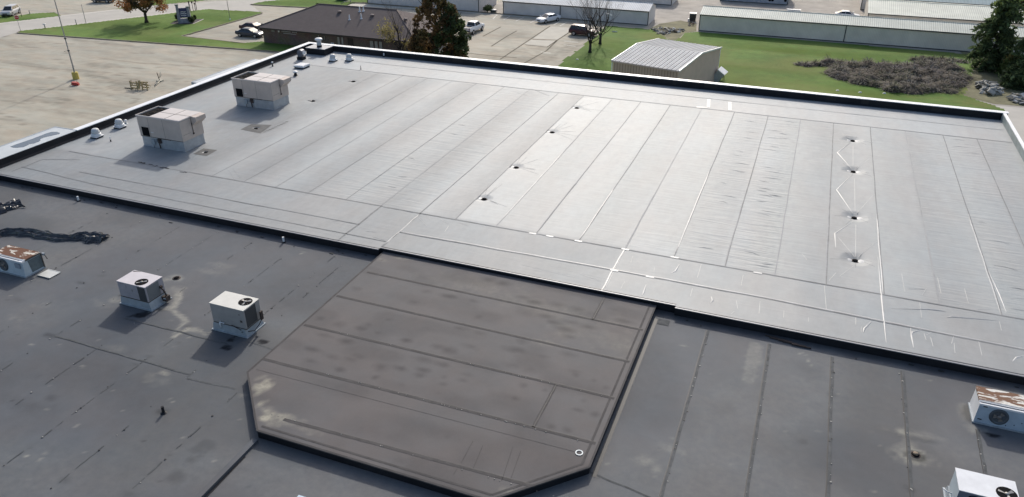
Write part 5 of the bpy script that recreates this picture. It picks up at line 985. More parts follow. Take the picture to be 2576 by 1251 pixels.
# orange maple on the island lawn
x, y = G(369.5, 58.5); rnd = random.Random(11); nr = np.random.default_rng(11)
t = thing('maple_tree', 'orange leaved tree standing alone on the kerbed lawn by the road', 'tree', (x, y, .1))
b = MB(); b.tube([(0, 0, 0), (.03, 0, .6), (0, .05, 1.7)], [.42, .27, .24], 8); tips = []
for k in range(8):
    a = k * .8 + rnd.uniform(-.2, .2); branches(b, Vector((0, .05, 1.5 + .05 * k)), (math.cos(a) * .75, math.sin(a) * .75, .8), 2.6, .14, 3, rnd, .5, .12, 3, 0, tips, 1)
b.obj('trunk', [m_bark, m_twig], t)
cl = []
for k in range(46):
    a = rnd.uniform(0, 6.28); rr_ = rnd.uniform(.6, 4.3); zc_ = 2.6 + rnd.uniform(0, 1) * 4.8 * (1 - .35 * rr_ / 4.6) ; cl.append(((rr_ * math.cos(a), rr_ * math.sin(a), zc_), (rnd.uniform(.5, 1.0), rnd.uniform(.5, 1.0), rnd.uniform(.35, .6))))
pts = blobs(rnd, cl, 26)
def mm(C, idx): r_ = np.hypot(C[:, 0], C[:, 1]); q = r_ / 4.6 + (C[:, 2] - 4) * .05 + nr.normal(0, .25, len(C)); return np.where(q > .75, 0, np.where(q > .45, 1, np.where(C[:, 0] < .5, 2, 1))).tolist()
leaves(None, pts, 6500, .17, nr, .25, mm=mm).obj('crown', [LF['orange'], LF['amber'], LF['olive']], t)
# thin bare multi stem tree by the brick office
rnd = random.Random(21); nr = np.random.default_rng(21); x, y = -57.6, 101.3
t = thing('half_bare_tree', 'nearly bare tree with a few yellow leaves in front of the brick office', 'tree', (x, y, .0))
b = MB(); tips = []; b.tube([(0, 0, 0), (.05, 0, 1.4), (-.05, 0, 2.6)], [.22, .19, .16], 7)
branches(b, Vector((-.05, 0, 2.5)), (-.12, .05, 1), 3.0, .15, 6, rnd, .42, .2, 4, 0, tips, 1); branches(b, Vector((.05, 0, 1.8)), (.35, .05, 1), 2.6, .12, 5, rnd, .42, .18, 4, 0, tips, 1); branches(b, Vector((-.05, 0, 1.6)), (-.5, .0, .9), 2.6, .12, 5, rnd, .42, .15, 4, 0, tips, 1)
for k in range(8):
    a = k * .82; branches(b, Vector((0, 0, 1.2 + .22 * k)), (math.cos(a), math.sin(a), .85), 2.2, .085, 3, rnd, .45, .14, 3, 0, tips, 1)
b.obj('trunk', [m_barkd, m_twig], t)
low = [p for p in tips if p.z < 3.9 - .7 * p.x]
leaves(None, low, 1000, .12, nr, .38, mm=lambda C, i: np.where(C[:, 2] < 2.6, 1, 0).tolist()).obj('crown', [LF['yellow'], LF['olive']], t)
# the two big leafy trees side by side
def dense(name, label, x, y, H_, R_, cols, pick, seed, n=12500, zb=.5, size=.19):
    rnd = random.Random(seed); nr = np.random.default_rng(seed); t = thing(name, label, 'tree', (x, y, 0), 0)
    b = MB(); b.tube([(0, 0, 0), (.1, 0, H_ * .3), (0, 0, H_ * .75)], [.3, .22, .06], 8)
    for k in range(14):
        a = k * 2.4; h = H_ * (.15 + .045 * k); b.tube([(0, 0, h), (math.cos(a) * R_ * .45, math.sin(a) * R_ * .45, h + R_ * .35), (math.cos(a) * R_ * .75, math.sin(a) * R_ * .75, h + R_ * .7)], [.08, .05, .02], 4)
    b.obj('trunk', m_barkd, t); cl = []
    for k in range(150):
        f = rnd.random() ** .9; h = zb + f * (H_ - zb); prof = R_ * (math.sin(math.pi * min(1, (f * .82 + .17))) ** .75) ; a = rnd.uniform(0, 6.28); rr_ = prof * rnd.uniform(.45, 1.02)
        cl.append(((rr_ * math.cos(a), rr_ * math.sin(a), h), (rnd.uniform(.35, .75),) * 2 + (rnd.uniform(.3, .6),)))
    pts = blobs(rnd, cl, 14); cm = [rnd.random() for _ in cl]
    def mm(C, idx): return pick(C, np.array(cm)[(idx // 14)], nr)
    leaves(None, pts, n, size, nr, .10, mm=mm).obj('crown', [LF[c] for c in cols], t); return t
dense('leafy_tree', 'big rust brown autumn tree just behind the rear parapet', -51.3, 100.8, 11.6, 3.3, ('rust', 'brown', 'olive', 'amber'), lambda C, cm, nr: np.where(cm < .28, 0, np.where(cm < .62, 1, np.where(cm < .92, 2, 3))).tolist(), 31)
dense('leafy_tree', 'dark green tree merging with the rust brown tree, beside the white pickup truck', -48.7, 100.4, 9.4, 2.75, ('dgreen', 'mgreen', 'brown', 'olive'), lambda C, cm, nr: np.where(cm < .5, 0, np.where(cm < .7, 1, np.where(cm < .82, 2, 3))).tolist(), 32)
dense('leafy_tree', 'low rust coloured bushy tree at the left foot of the rust brown tree', -54.0, 100.4, 5.2, 1.7, ('rust', 'amber', 'brown', 'olive'), lambda C, cm, nr: np.where(cm < .4, 0, np.where(cm < .6, 1, np.where(cm < .85, 2, 3))).tolist(), 33, 5000)
# two bare trees by the red car
def bare(label, px, py, H_, seed, stems):
    x, y = G(px, py); rnd = random.Random(seed); t = thing('bare_tree', label, 'tree', (x, y, 0), 0, 'bare trees beside the parking lot'); b = MB()
    b.tube([(0, 0, 0), (0, 0, .3), (.02, 0, 1.6)], [.34, .24, .2], 8)
    for k in range(stems):
        a = k * 6.28 / stems + rnd.uniform(-.4, .4); s_ = .16 + .1 * k / stems
        branches(b, Vector((.08 * math.cos(a), .08 * math.sin(a), 1.4)), (math.cos(a) * s_ * 2.6, math.sin(a) * s_ * 2.6, 1), H_ * .40, .125, 6, rnd, .46, .13, 4)
    for k in range(7):
        a = k * .95 + rnd.uniform(-.3, .3); branches(b, Vector((.05 * math.cos(a), .05 * math.sin(a), 1.5 + .22 * k)), (math.cos(a), math.sin(a), .55), H_ * .3, .06, 4, rnd, .42, .16, 4)
    tr = b.obj('trunk', [m_barkd, m_twig], t)
    return t
bare('bare tree nearest the parapet, dark forked trunk beside the dark red car', 1484, 132.5, 9, 41, 4)
bare('bare tree farther from the parapet, standing right of the dark red car', 1509.5, 111.5, 9, 43, 3)
for px, py, z, lab in ((1503, 34, 3.6, 'white plastic scrap caught high in the bare tree'), (1500, 62, 2.4, 'white twisted plastic strip hanging in the bare tree'), (1540, 40, 3.0, 'white plastic scrap caught in the outer twigs right of the bare trees'), (1543, 81, .02, 'torn white plastic scrap lying on the grass by the bare trees')):
    x, y = G(px, py, z); b = MB(); rnd = random.Random(int(px)); q = Vector((0, 0, .08)); pts = []
    for k in range(7): pts.append(q.copy()); q = q + Vector((rnd.uniform(-.3, .35), rnd.uniform(-.25, .25), rnd.uniform(-.12, .4) if z > 1 else rnd.uniform(-.03, .05)))
    b.tube(pts, [.05, .12, .09, .14, .08, .12, .03], 5); tag(b.obj('plastic_scrap', m_white, None, (x, y, z)), lab, 'plastic scrap')
# feathery dark tree on the right and its neighbours
def feathery(label, x, y, H_, R_, seed, n=9000, cols=('needle', 'dgreen', 'lgreen'), name='evergreen_tree', grp=None, lean=0):
    rnd = random.Random(seed); nr = np.random.default_rng(seed); t = thing(name, label, 'tree', (x, y, 0), 0, grp); b = MB()
    b.tube([(0, 0, 0), (.1 + lean * .4, 0, H_ * .4), (lean, 0, H_ * .9)], [.35, .24, .06], 7); pts = []
    for k in range(95):
        f = rnd.random(); h = H_ * (.06 + .88 * f); a = rnd.uniform(0, 6.28); L_ = R_ * (1.0 - .45 * abs(f - .35) * 1.6) * rnd.uniform(.55, 1.1); c = Vector((lean * f, 0, h)); P = []
        for s in range(6):
            u_ = s / 5; P.append(c + Vector((math.cos(a) * L_ * u_, math.sin(a) * L_ * u_, L_ * (.35 * u_ - .55 * u_ * u_))))
        b.tube(P, [.05, .045, .04, .03, .02, .01], 3); pts += P[1:] + [P[i] * .5 + P[i + 1] * .5 for i in range(1, 5)]
    b.obj('trunk', m_barkd, t)
    def mm(C, idx): return np.where((C[:, 2] > H_ * .75) & (nr.random(len(C)) < .5), 2, np.where(nr.random(len(C)) < .6, 1, 0)).tolist()
    leaves(None, pts, n, .26, nr, .22, mm=mm, shape=1.5).obj('crown', [LF[c] for c in cols], t); return t
feathery('tall dark feathery tree at the right, in front of the longest storage building', 25.3, 130.5, 10.8, 3.5, 51, 5000, lean=.5)
feathery('dark tree cut by the right edge, beside the tall feathery tree', 29.6, 126.5, 8.0, 2.8, 52, 7000)
feathery('low dark bushy tree at the right edge above the grey rubble', 28.0, 121.5, 3.2, 2.8, 53, 5000, ('needle', 'dgreen', 'mgreen'))
feathery('small yellow green shrub between the two dark trees at the right', 27.8, 128.4, 2.6, 1.5, 54, 2200, ('lgreen', 'lgreen', 'yellow'), 'shrub')
feathery('dark tree behind the teal roofed storage building, top right corner', 37.5, 182, 8.5, 4, 55, 5000, ('dgreen', 'brown', 'olive'))
feathery('brown tinged tree behind the teal roofed storage building, at the corner', 45, 180, 8.0, 4, 56, 5000, ('dgreen', 'brown', 'olive'))
# shrubs
def shrub(px, py, r, h, label, seed, cols=('dgreen', 'dgreen', 'mgreen')):
    x, y = G(px, py, .1); rnd = random.Random(seed); nr = np.random.default_rng(seed); t = thing('shrub', label, 'shrub', (x, y, .1)); b = MB()
    for k in range(6): a = k; b.tube([(0, 0, 0), (math.cos(a) * r * .5, math.sin(a) * r * .5, h * .8)], [.04, .015], 4)
    b.obj('stem', m_barkd, t); pts = blobs(rnd, [((0, 0, h * .55), (r * .85, r * .85, h * .45))], 260)
    leaves(cols, pts, 900, .12, nr, .08).obj('foliage', [LF[c] for c in cols], t)
shrub(481.5, 57.5, .75, 1.1, 'round dark shrub right of the monument sign', 61); shrub(450.5, 51.5, .7, 1.3, 'dark shrub behind the left side of the monument sign', 62); shrub(490.5, 49, .2, .7, 'tiny dark shrub at the back of the mulch bed', 63)
shrub(1227, 31, 1.2, 1.4, 'dark bush in the gap between the two grey storage buildings', 64); shrub(800, 17, .35, .6, 'tiny dark bush on the far lawn beyond the brick office', 65)
# brush heap: one mass of cut brush
rnd = random.Random(71); nr = np.random.default_rng(71); V = []; mounds = []
edge = [(2075, 160), (2100, 190), (2125, 203), (2175, 211), (2230, 228), (2300, 235), (2380, 234), (2428, 222), (2430, 205), (2405, 178), (2380, 160), (2330, 155), (2290, 160), (2240, 164), (2160, 163), (2110, 158)]
E_ = [G(*p) for p in edge]
def inside_e(x, y): return bool(inpoly(np.array([x]), np.array([y]), E_)[0])
xsE = [p[0] for p in E_]; ysE = [p[1] for p in E_]
for k in range(190):
    x, y = rnd.uniform(min(xsE), max(xsE)), rnd.uniform(min(ysE), max(ysE))
    if inside_e(x, y): mounds.append((x, y, rnd.uniform(1.0, 2.3), rnd.uniform(.4, 1.15)))
for px, py in ((2300, 152), (2320, 149), (2345, 150), (2370, 151), (2395, 153), (2420, 156), (2030, 165), (2050, 163), (2010, 163), (2065, 165)):
    x, y = G(px, py); mounds.append((x, y, rnd.uniform(.6, 1.2), rnd.uniform(.25, .5)))
b = MB(); n_ = 0
for (x, y, r, h) in mounds:
    tone = rnd.choice((0, 0, 1, 1, 2, 3))
    for k in range(150):
        a = rnd.uniform(0, 6.28); f = rnd.random() ** .6; px_ = x + r * f * math.cos(a); py_ = y + r * f * math.sin(a); pz = h * (1 - f * f) * rnd.uniform(.75, 1.05) + .04
        d = Vector((math.cos(a) * (.4 + f), math.sin(a) * (.4 + f), -.5 * f + rnd.uniform(-.2, .8))).normalized(); s_ = Vector((-d.y, d.x, rnd.uniform(-.3, .3))).normalized()
        L_ = rnd.uniform(.25, .65); c = Vector((px_, py_, pz)); w_ = rnd.uniform(.025, .06)
        b.add([c - s_ * w_, c + d * L_ - s_ * w_ * .3, c + d * L_ + s_ * w_ * .3, c + s_ * w_], [(0, 1, 2, 3)], tone if rnd.random() < .8 else rnd.randrange(4))
    b.lathe([(r * .85, 0), (r * .7, h * .38), (r * .4, h * .66), (.01, h * .78)], (x, y, .01), 8, 4)
bm_ = [mt('brush_grey', (.20, .18, .15), .95, var=.3), mt('brush_brown', (.155, .127, .09), .95, var=.3), mt('brush_green', (.13, .132, .07), .95, var=.3), mt('brush_mauve', (.175, .148, .135), .95, var=.3), mt('brush_core', (.075, .062, .047), 1, var=.4, sc_=2)]
tag(b.obj('brush_heap', bm_), 'wide heap of grey brown cut brush on the right lawn', 'brush heap', None, 'stuff')
# rubble
def rubble(name, label, poly, n, smin, smax, mats, seed, zmax=.6, kind='stuff'):
    rnd = random.Random(seed); P = [G(*p) for p in poly]; b = MB(); xs_ = [p[0] for p in P]; ys_ = [p[1] for p in P]; k = 0; cx = sum(xs_) / len(P); cy = sum(ys_) / len(P)
    while k < n:
        x, y = rnd.uniform(min(xs_), max(xs_)), rnd.uniform(min(ys_), max(ys_))
        if not inpoly(np.array([x]), np.array([y]), P)[0]: continue
        f = max(0, 1 - 1.6 * math.hypot((x - cx) / (max(xs_) - min(xs_)), (y - cy) / (max(ys_) - min(ys_)))); s_ = rnd.uniform(smin, smax)
        mx = Matrix.Translation((x, y, f * zmax * rnd.random() + s_ * .2)) @ Matrix.Rotation(rnd.uniform(0, 6), 4, 'Z') @ Matrix.Rotation(rnd.uniform(-.7, .7), 4, 'X') @ Matrix.Rotation(rnd.uniform(-.5, .5), 4, 'Y')
        b.frus((-s_, s_, -s_ * rnd.uniform(.4, .9), s_ * .7, -s_ * .14), (-s_ * .8, s_ * .7, -s_ * .5, s_ * .5, s_ * .16), rnd.randrange(len(mats))); 
        q = b.v[-8:]; b.v[-8:] = [tuple(mx @ Vector(v)) for v in q]; k += 1
    return tag(b.obj(name, mats), label, 'rubble', None, kind)
m_cr = mt('broken_concrete', (.36, .35, .31), .9, var=.25, sc_=2); m_cr2 = mt('broken_dark', (.20, .19, .16), .9, var=.3); m_cr3 = mt('broken_pale', (.50, .49, .46), .85, var=.15)
rubble('rubble_heap', 'heap of broken pale grey concrete beside the brush heap', ((2452, 212), (2475, 207), (2505, 215), (2522, 232), (2520, 242), (2490, 243), (2470, 236)), 110, .18, .55, [m_cr, m_cr2, m_cr], 81, 1.0)
rubble('rubble_heap', 'low heap of grey rubble at the right edge near the parapet corner', ((2533, 246), (2560, 242), (2610, 246), (2620, 262), (2570, 264), (2545, 258)), 90, .2, .6, [m_cr, m_cr2, mt('broken_blue', (.36, .37, .38), .9, var=.2)], 82, .6)
rubble('rubble_heap', 'scattered pale debris on the dirt between the storage buildings', ((1640, 75), (1665, 70), (1690, 71), (1722, 76), (1718, 81), (1690, 84), (1675, 89), (1655, 88)), 110, .08, .4, [m_cr, m_cr2, m_cr3, mt('broken_brown', (.14, .11, .08), .9, var=.3)], 83, .3)
rubble('rubble_heap', 'reddish brown debris below the dark box by the longest storage building', ((1730, 54), (1748, 54), (1746, 66), (1732, 68)), 40, .08, .25, [mt('broken_red', (.22, .14, .11), .9, var=.3), m_cr2], 84, .3)
# ================================================================== VEHICLES
m_tyre = mt('tyre', (.012, .012, .012), .8); m_rim = mt('wheel_rim', (.42, .43, .45), .35, .6); m_cglass = mt('car_glass', (.012, .014, .017), .12, spec=.7)
m_lampw = mt('headlight', (.62, .64, .66), .2, spec=.7); m_lampr = mt('tail_light', (.25, .012, .01), .3); m_plas = mt('black_plastic_trim', (.02, .02, .021), .6); m_chrome = mt('grille', (.10, .10, .105), .35, .5)
def paint(n, c): return mt(n, c, .28, 0, var=.04, spec=.6)
def car(kind, label, cat, col, cx, cy, head, z=.0, bed=False):
    """x forward; kind gives length, width, profile"""
    S = {'sedan': dict(L=5.0, W=1.88, wb=3.05, wr=.34, belt=[(-2.5, .62, .88), (-2.42, .45, 1.02), (-1.6, .3, 1.06), (.9, .28, 1.0), (2.2, .30, .86), (2.45, .42, .70)], cab=(-1.95, -1.15, .25, 1.25), roof=1.47),
         'coupe': dict(L=4.6, W=1.8, wb=2.7, wr=.32, belt=[(-2.3, .6, .86), (-2.2, .42, 1.0), (-1.5, .28, 1.0), (.8, .26, .96), (2.05, .30, .80), (2.28, .42, .66)], cab=(-2.0, -1.05, .2, 1.15), roof=1.44),
         'suv': dict(L=4.9, W=1.92, wb=2.86, wr=.37, belt=[(-2.45, .62, .98), (-2.4, .45, 1.1), (-1.6, .32, 1.12), (.9, .30, 1.10), (2.1, .34, 1.0), (2.42, .46, .80)], cab=(-2.38, -2.05, .35, 1.3), roof=1.76),
         'truck': dict(L=5.8, W=2.0, wb=3.56, wr=.40, belt=[(-2.95, .75, 1.12), (-2.9, .6, 1.2), (-1.6, .5, 1.2), (1.2, .48, 1.22), (2.6, .5, 1.14), (2.85, .62, .95)], cab=(-.85, -.65, .75, 1.5), roof=1.93)}[kind]
    t = thing('parked_car' if kind != 'truck' else 'pickup_truck', label, cat, (cx, cy, z), head); W = S['W'] / 2; b = MB(); vs = []; n = 8; st = S['belt']
    for i, (x, z0, z1) in enumerate(st):
        k = .90 if i in (0, len(st) - 1) else 1.0; w_ = W * k
        vs += [(x, -w_ * .9, z0), (x, -w_, z0 + .12), (x, -w_, z1 - .18), (x, -w_ * .90, z1), (x, w_ * .90, z1), (x, w_, z1 - .18), (x, w_, z0 + .12), (x, w_ * .9, z0)]
    fs = [(i * n + j, i * n + (j + 1) % n, (i + 1) * n + (j + 1) % n, (i + 1) * n + j) for i in range(len(st) - 1) for j in range(n)] + [tuple(range(n)), tuple(reversed(range((len(st) - 1) * n, len(st) * n)))]
    b.add(vs, fs); body = b.obj('body', paint('paint_' + col[0], col[1]), t)
    x0, x1, x2, x3 = S['cab']; zb = 1.0 if kind in ('sedan', 'coupe') else (1.1 if kind == 'suv' else 1.2); zr = S['roof']; wb_, wt = W * .90, W * .70
    def bz(x):
        for (a_, _, za), (c_, _, zc) in zip(st[:-1], st[1:]):
            if a_ <= x <= c_: return za + (zc - za) * (x - a_) / (c_ - a_)
        return zb
    B = [(x0, bz(x0) - .02), (x3, bz(x3) - .02)]
    b = MB(); v = [(x0, -wb_, B[0][1]), (x3, -wb_, B[1][1]), (x3, wb_, B[1][1]), (x0, wb_, B[0][1]), (x1, -wt, zr - .03), (x2, -wt, zr - .03), (x2, wt, zr - .03), (x1, wt, zr - .03)]
    b.add(v, [(0, 1, 5, 4), (1, 2, 6, 5), (2, 3, 7, 6), (3, 0, 4, 7)], 0); xm = (x1 + x2) / 2
    b.add([(x1 - .04, -wt, zr - .03), (x2 + .04, -wt, zr - .03), (x2 + .04, wt, zr - .03), (x1 - .04, wt, zr - .03), (x1 + .15, -wt * .86, zr + .02), (x2 - .15, -wt * .86, zr + .02), (x2 - .15, wt * .86, zr + .02), (x1 + .15, wt * .86, zr + .02)], [(4, 5, 6, 7), (0, 1, 5, 4), (1, 2, 6, 5), (2, 3, 7, 6), (3, 0, 4, 7)], 0, True)
    b.obj('cabin', paint('paint_' + col[0], col[1]), t)
    def inset(q, f=.12, g=.16, out=.012):
        q = [Vector(p) for p in q]; nrm = (q[1] - q[0]).cross(q[3] - q[0]).normalized(); c = sum(q, Vector()) / 4
        if nrm.dot(c - Vector((xm, 0, 1))) < 0: nrm = -nrm
        e = lambda u_, w_: (q[0] * (1 - u_) + q[1] * u_) * (1 - w_) + (q[3] * (1 - u_) + q[2] * u_) * w_
        return [e(f, g) + nrm * out, e(1 - f, g) + nrm * out, e(1 - f, 1 - g * .5) + nrm * out, e(f, 1 - g * .5) + nrm * out]
    ws = MB(); ws.add(inset((v[1], v[2], v[6], v[5]), .06, .08), [(0, 1, 2, 3)]); ws.obj('windscreen', m_cglass, t)
    ws = MB(); ws.add(inset((v[3], v[0], v[4], v[7]), .07, .12), [(0, 1, 2, 3)]); ws.obj('rear_window', m_cglass, t)
    for sgn, idx in ((-1, (0, 1, 5, 4)), (1, (3, 2, 6, 7))):
        q = [Vector(v[i]) for i in idx]; ncols = 2 if kind != 'suv' else 3
        for k in range(ncols):
            u0, u1 = .05 + .9 * k / ncols, .05 + .9 * (k + 1) / ncols - .025
            e = lambda u_, w_: (q[0] * (1 - u_) + q[1] * u_) * (1 - w_) + (q[3] * (1 - u_) + q[2] * u_) * w_
            nrm = Vector((0, sgn, .25)).normalized() * .014; ws = MB(); ws.add([e(u0, .16) + nrm, e(u1, .16) + nrm, e(u1, .88) + nrm, e(u0, .88) + nrm], [(0, 1, 2, 3)]); ws.obj('side_window', m_cglass, t)
        for xx in (S['wb'] / 2 - .05, -S['wb'] / 2 - .05):
            mx = Matrix.Translation((xx, sgn * (W - .10), S['wr'])) @ Matrix.Rotation(math.pi / 2, 4, 'X'); wr = S['wr']
            b = MB(); b.lathe([(wr * 1.16, -.085), (wr * 1.16, .115)] if sgn < 0 else [(wr * 1.16, -.115), (wr * 1.16, .085)], n=18, mx=mx, smooth=False); b.obj('wheel_arch', m_plas, t)
            b = MB(); b.lathe([(wr * .7, -.13), (wr * .97, -.13), (wr, -.09), (wr, .09), (wr * .97, .13), (wr * .7, .13)], n=20, mx=mx); ty = b.obj('tyre', m_tyre, t)
            b = MB(); b.lathe([(wr * .62, -.14), (wr * .62, .14)], n=14, mx=mx, smooth=False); b.obj('rim', m_rim, ty)
        b = MB(); xm_ = S['cab'][3] - .12; b.box(xm_ - .12, xm_ + .1, sgn * W * .92 if sgn > 0 else -W - .14, W + .14 if sgn > 0 else -W * .92, zb + .0, zb + .16); b.obj('mirror', paint('paint_' + col[0], col[1]), t)
        b = MB(); xf = st[-1][0]; b.box(xf - .22, xf + .015, min(sgn * W * .55, sgn * W * .87), max(sgn * W * .55, sgn * W * .87), st[-1][2] - .13, st[-1][2] + .02); b.obj('headlight', m_lampw, t)
        b = MB(); xr = st[0][0]; b.box(xr - .015, xr + .10, min(sgn * W * .62, sgn * W * .88), max(sgn * W * .62, sgn * W * .88), st[0][2] - .18, st[0][2] - .02); b.obj('tail_light', m_lampr, t)
    b = MB(); xf = st[-1][0]; b.box(xf - .05, xf + .02, -W * .45, W * .45, st[-1][2] - .30, st[-1][2] - .05); b.obj('grille', m_chrome, t)
    bmat = m_plas if kind != 'sedan' else paint('paint_' + col[0], col[1]); b = MB(); b.box(xf - .15, xf + .035, -W * .86, W * .86, st[-1][1] - .12, st[-1][1] + .03); b.obj('bumper', bmat, t)
    b = MB(); b.box(st[0][0] - .05, st[0][0] + .15, -W * .86, W * .86, st[0][1] - .12, st[0][1] + .06); b.obj('bumper', bmat, t)
    if kind == 'truck':
        b = MB(); b.box(-2.78, -.95, -W * .78, W * .78, 1.19, 1.215); b.obj('bed_floor', m_plas, t)
        for bx in ((-2.95, -.9, -W * .9, -W * .78, 1.15, 1.34), (-2.95, -.9, W * .78, W * .9, 1.15, 1.34)): b = MB(); b.box(*bx); b.obj('bed_rail', paint('paint_' + col[0], col[1]), t)
        b = MB(); b.box(-2.97, -2.84, -W * .78, W * .78, 1.1, 1.33); b.obj('tailgate', paint('paint_' + col[0], col[1]), t)
    return t
def place(kind, label, cat, col, fpx, rpx, z=0.0, shift=(0, 0)):
    f = Vector(G(*fpx)); r = Vector(G(*rpx)); d = (f - r).normalized(); mid_ = (f + r) / 2; n = Vector((-d.y, d.x)); n = n if n.dot(mid_) > 0 else -n
    c = mid_ + n * .85 + Vector(shift); return car(kind, label, cat, col, c.x, c.y, math.atan2(d.y, d.x), z)
WHT = ('white', (.72, .73, .75)); MAR = ('maroon', (.055, .008, .014)); NAV = ('dark_blue', (.035, .045, .065)); DRD = ('dark_red', (.05, .012, .015)); DGR = ('dark_grey', (.05, .055, .065)); SIL = ('silver', (.45, .46, .48))
place('sedan', 'white sedan parked alone in front of the grey storage building', 'car', WHT, (1372.6, 59.6), (1400.5, 54.3))
place('truck', 'white pickup truck seen from behind beside the dark green tree', 'pickup truck', WHT, (1212.5, 77), (1189.5, 87.5))
place('suv', 'dark red sport utility car behind the two bare trees', 'car', MAR, (1484, 93.5), (1442.7, 89.6))
place('sedan', 'dark blue sedan parked at the left end of the brick office', 'car', NAV, (641, 96.2), (606.8, 93.5))
place('sedan', 'dark red car mostly hidden behind the dark blue sedan', 'car', DRD, (650, 81.5), (616, 79))
x, y = G(29, 38); car('suv', 'silver van facing the road at the left edge', 'car', SIL, x, y, math.radians(-62))
x, y = G(262, 6); car('suv', 'dark grey car cut by the top edge, left of the orange tree', 'car', DGR, x, y, math.radians(12))
x, y = G(2130, 47); car('coupe', 'white car half hidden behind the ridge of the longest storage building', 'car', WHT, x, y, math.radians(2))
# ================================================================== POLES, SIGNS, SMALL THINGS
m_pole = mt('pole_steel', (.34, .34, .33), .5, .3, var=.15, sc_=1); m_yel = mt('yellow_concrete', (.50, .40, .10), .85, var=.2, sc_=2, col2=None); m_red = mt('red_plastic', (.38, .04, .03), .6)
x, y = G(192, 199); t = thing('light_pole', 'tall thin light pole on a yellow concrete base in the parking lot', 'light pole', (x, y, 0))
b = MB(); b.lathe([(.44, 0), (.43, .9), (.40, .98), (.001, .99)], n=18); b.obj('base', m_yel, t)
b = MB(); b.lathe([(.11, .95), (.09, 3.6), (.075, 7.0), (.06, 13), (.05, 18), (.001, 18.01)], n=10); b.obj('pole', m_pole, t)
for z in (4.05, 5.75): b = MB(); b.lathe([(.15, z - .08), (.17, z), (.15, z + .08)], n=10); b.obj('pole_collar', m_trim, t)
b = MB(); b.tube([(0, 0, 4.05), (-.75, -.15, 3.9)], .025, 5); b.obj('bracket', m_trim, t)
b = MB(); b.box(-.9, .9, -.12, .12, 17.9, 18.1); b.obj('crossarm', m_pole, t)
x, y = G(190, 215); t = thing('toppled_box', 'small red toppled box on the lot beside the yellow pole base', 'box', (x, y, 0), .5)
b = MB(); b.box(-.42, .30, -.3, .3, .08, .45, 0, Matrix.Rotation(.15, 4, 'Y')); b.obj('shell', m_red, t); b = MB(); b.box(.2, .5, -.25, .2, .0, .3); b.obj('side_flap', m_red, t)
b = MB(); b.tube([(-.3, -.2, .3), (-.7, -.5, .02)], .025, 4); b.tube([(.2, .2, .4), (.25, .45, .8)], .025, 4); b.obj('handle', m_trim, t)
# broken tan frame and its fallen rails
m_tanw = mt('tan_wood', (.36, .29, .15), .85, var=.3, sc_=3); m_tand = mt('tan_wood_dark', (.10, .08, .05), .9, var=.3)
x, y = G(355, 224); t = thing('broken_frame', 'collapsed tan frame lying as a tangle on the parking lot', 'frame', (x, y, 0), .15); rnd = random.Random(91)
b = MB()
for k in range(10): a = rnd.uniform(-1.2, 1.2); b.tube([(a, rnd.uniform(-.5, .5), rnd.uniform(0, .9)), (a + rnd.uniform(-1.1, 1.1), rnd.uniform(-.6, .6), rnd.uniform(.1, 1.15))], rnd.uniform(.035, .06), 4, k % 4 == 0)
for z in (.15, .5, .85): b.box(-1.15, .1, -.5, -.42, z, z + .16); b.box(.2, 1.2, .1, .18, z, z + .16)
for xx in (-1.2, -.2, .55, 1.3): b.box(xx, xx + .12, -.52, -.40, 0, 1.2)
b.obj('rails', [m_tanw, m_tand], t)
b = MB(); b.box(.05, .25, -.75, -.5, -.02, 1.1, 0, Matrix.Rotation(-.35, 4, 'X')); b.obj('leaning_post', m_tanw, t)
b = MB(); b.tube([(-1.0, -.3, .05), (-2.4, -.2, .06)], .05, 4); b.obj('loose_rail', m_tand, t)
x0_, y0_ = G(384, 221); x1_, y1_ = G(402, 205); t = thing('fallen_sign_stand', 'fallen tan stand with two long rails beside the collapsed frame', 'stand', (x1_, y1_, 0)); dx, dy = x0_ - x1_, y0_ - y1_
b = MB(); b.tube([(-.1, .1, .12), (dx * .8 - .1, dy * .8 + .2, .08)], .05, 4); b.obj('rail', mt('pale_rail', (.46, .43, .34), .7), t)
b = MB(); b.tube([(.2, -.1, .12), (dx * .8 + .3, dy * .8 - .2, .08)], .05, 4); b.obj('rail', MC['pale_rail'], t)
b = MB(); b.box(-.35, .45, -.3, .3, 0, .18); b.obj('foot', MC['pale_rail'], t)
b = MB(); b.tube([(0, 0, .15), (-.18, 0, 1.25)], .05, 5); b.obj('post', m_tand, t); b = MB(); b.tube([(.05, 0, .6), (.4, .1, 1.3)], .04, 5); b.tube([(.1, 0, .5), (.55, .1, 1.05)], .04, 5); b.obj('broken_arm', MC['pale_rail'], t)
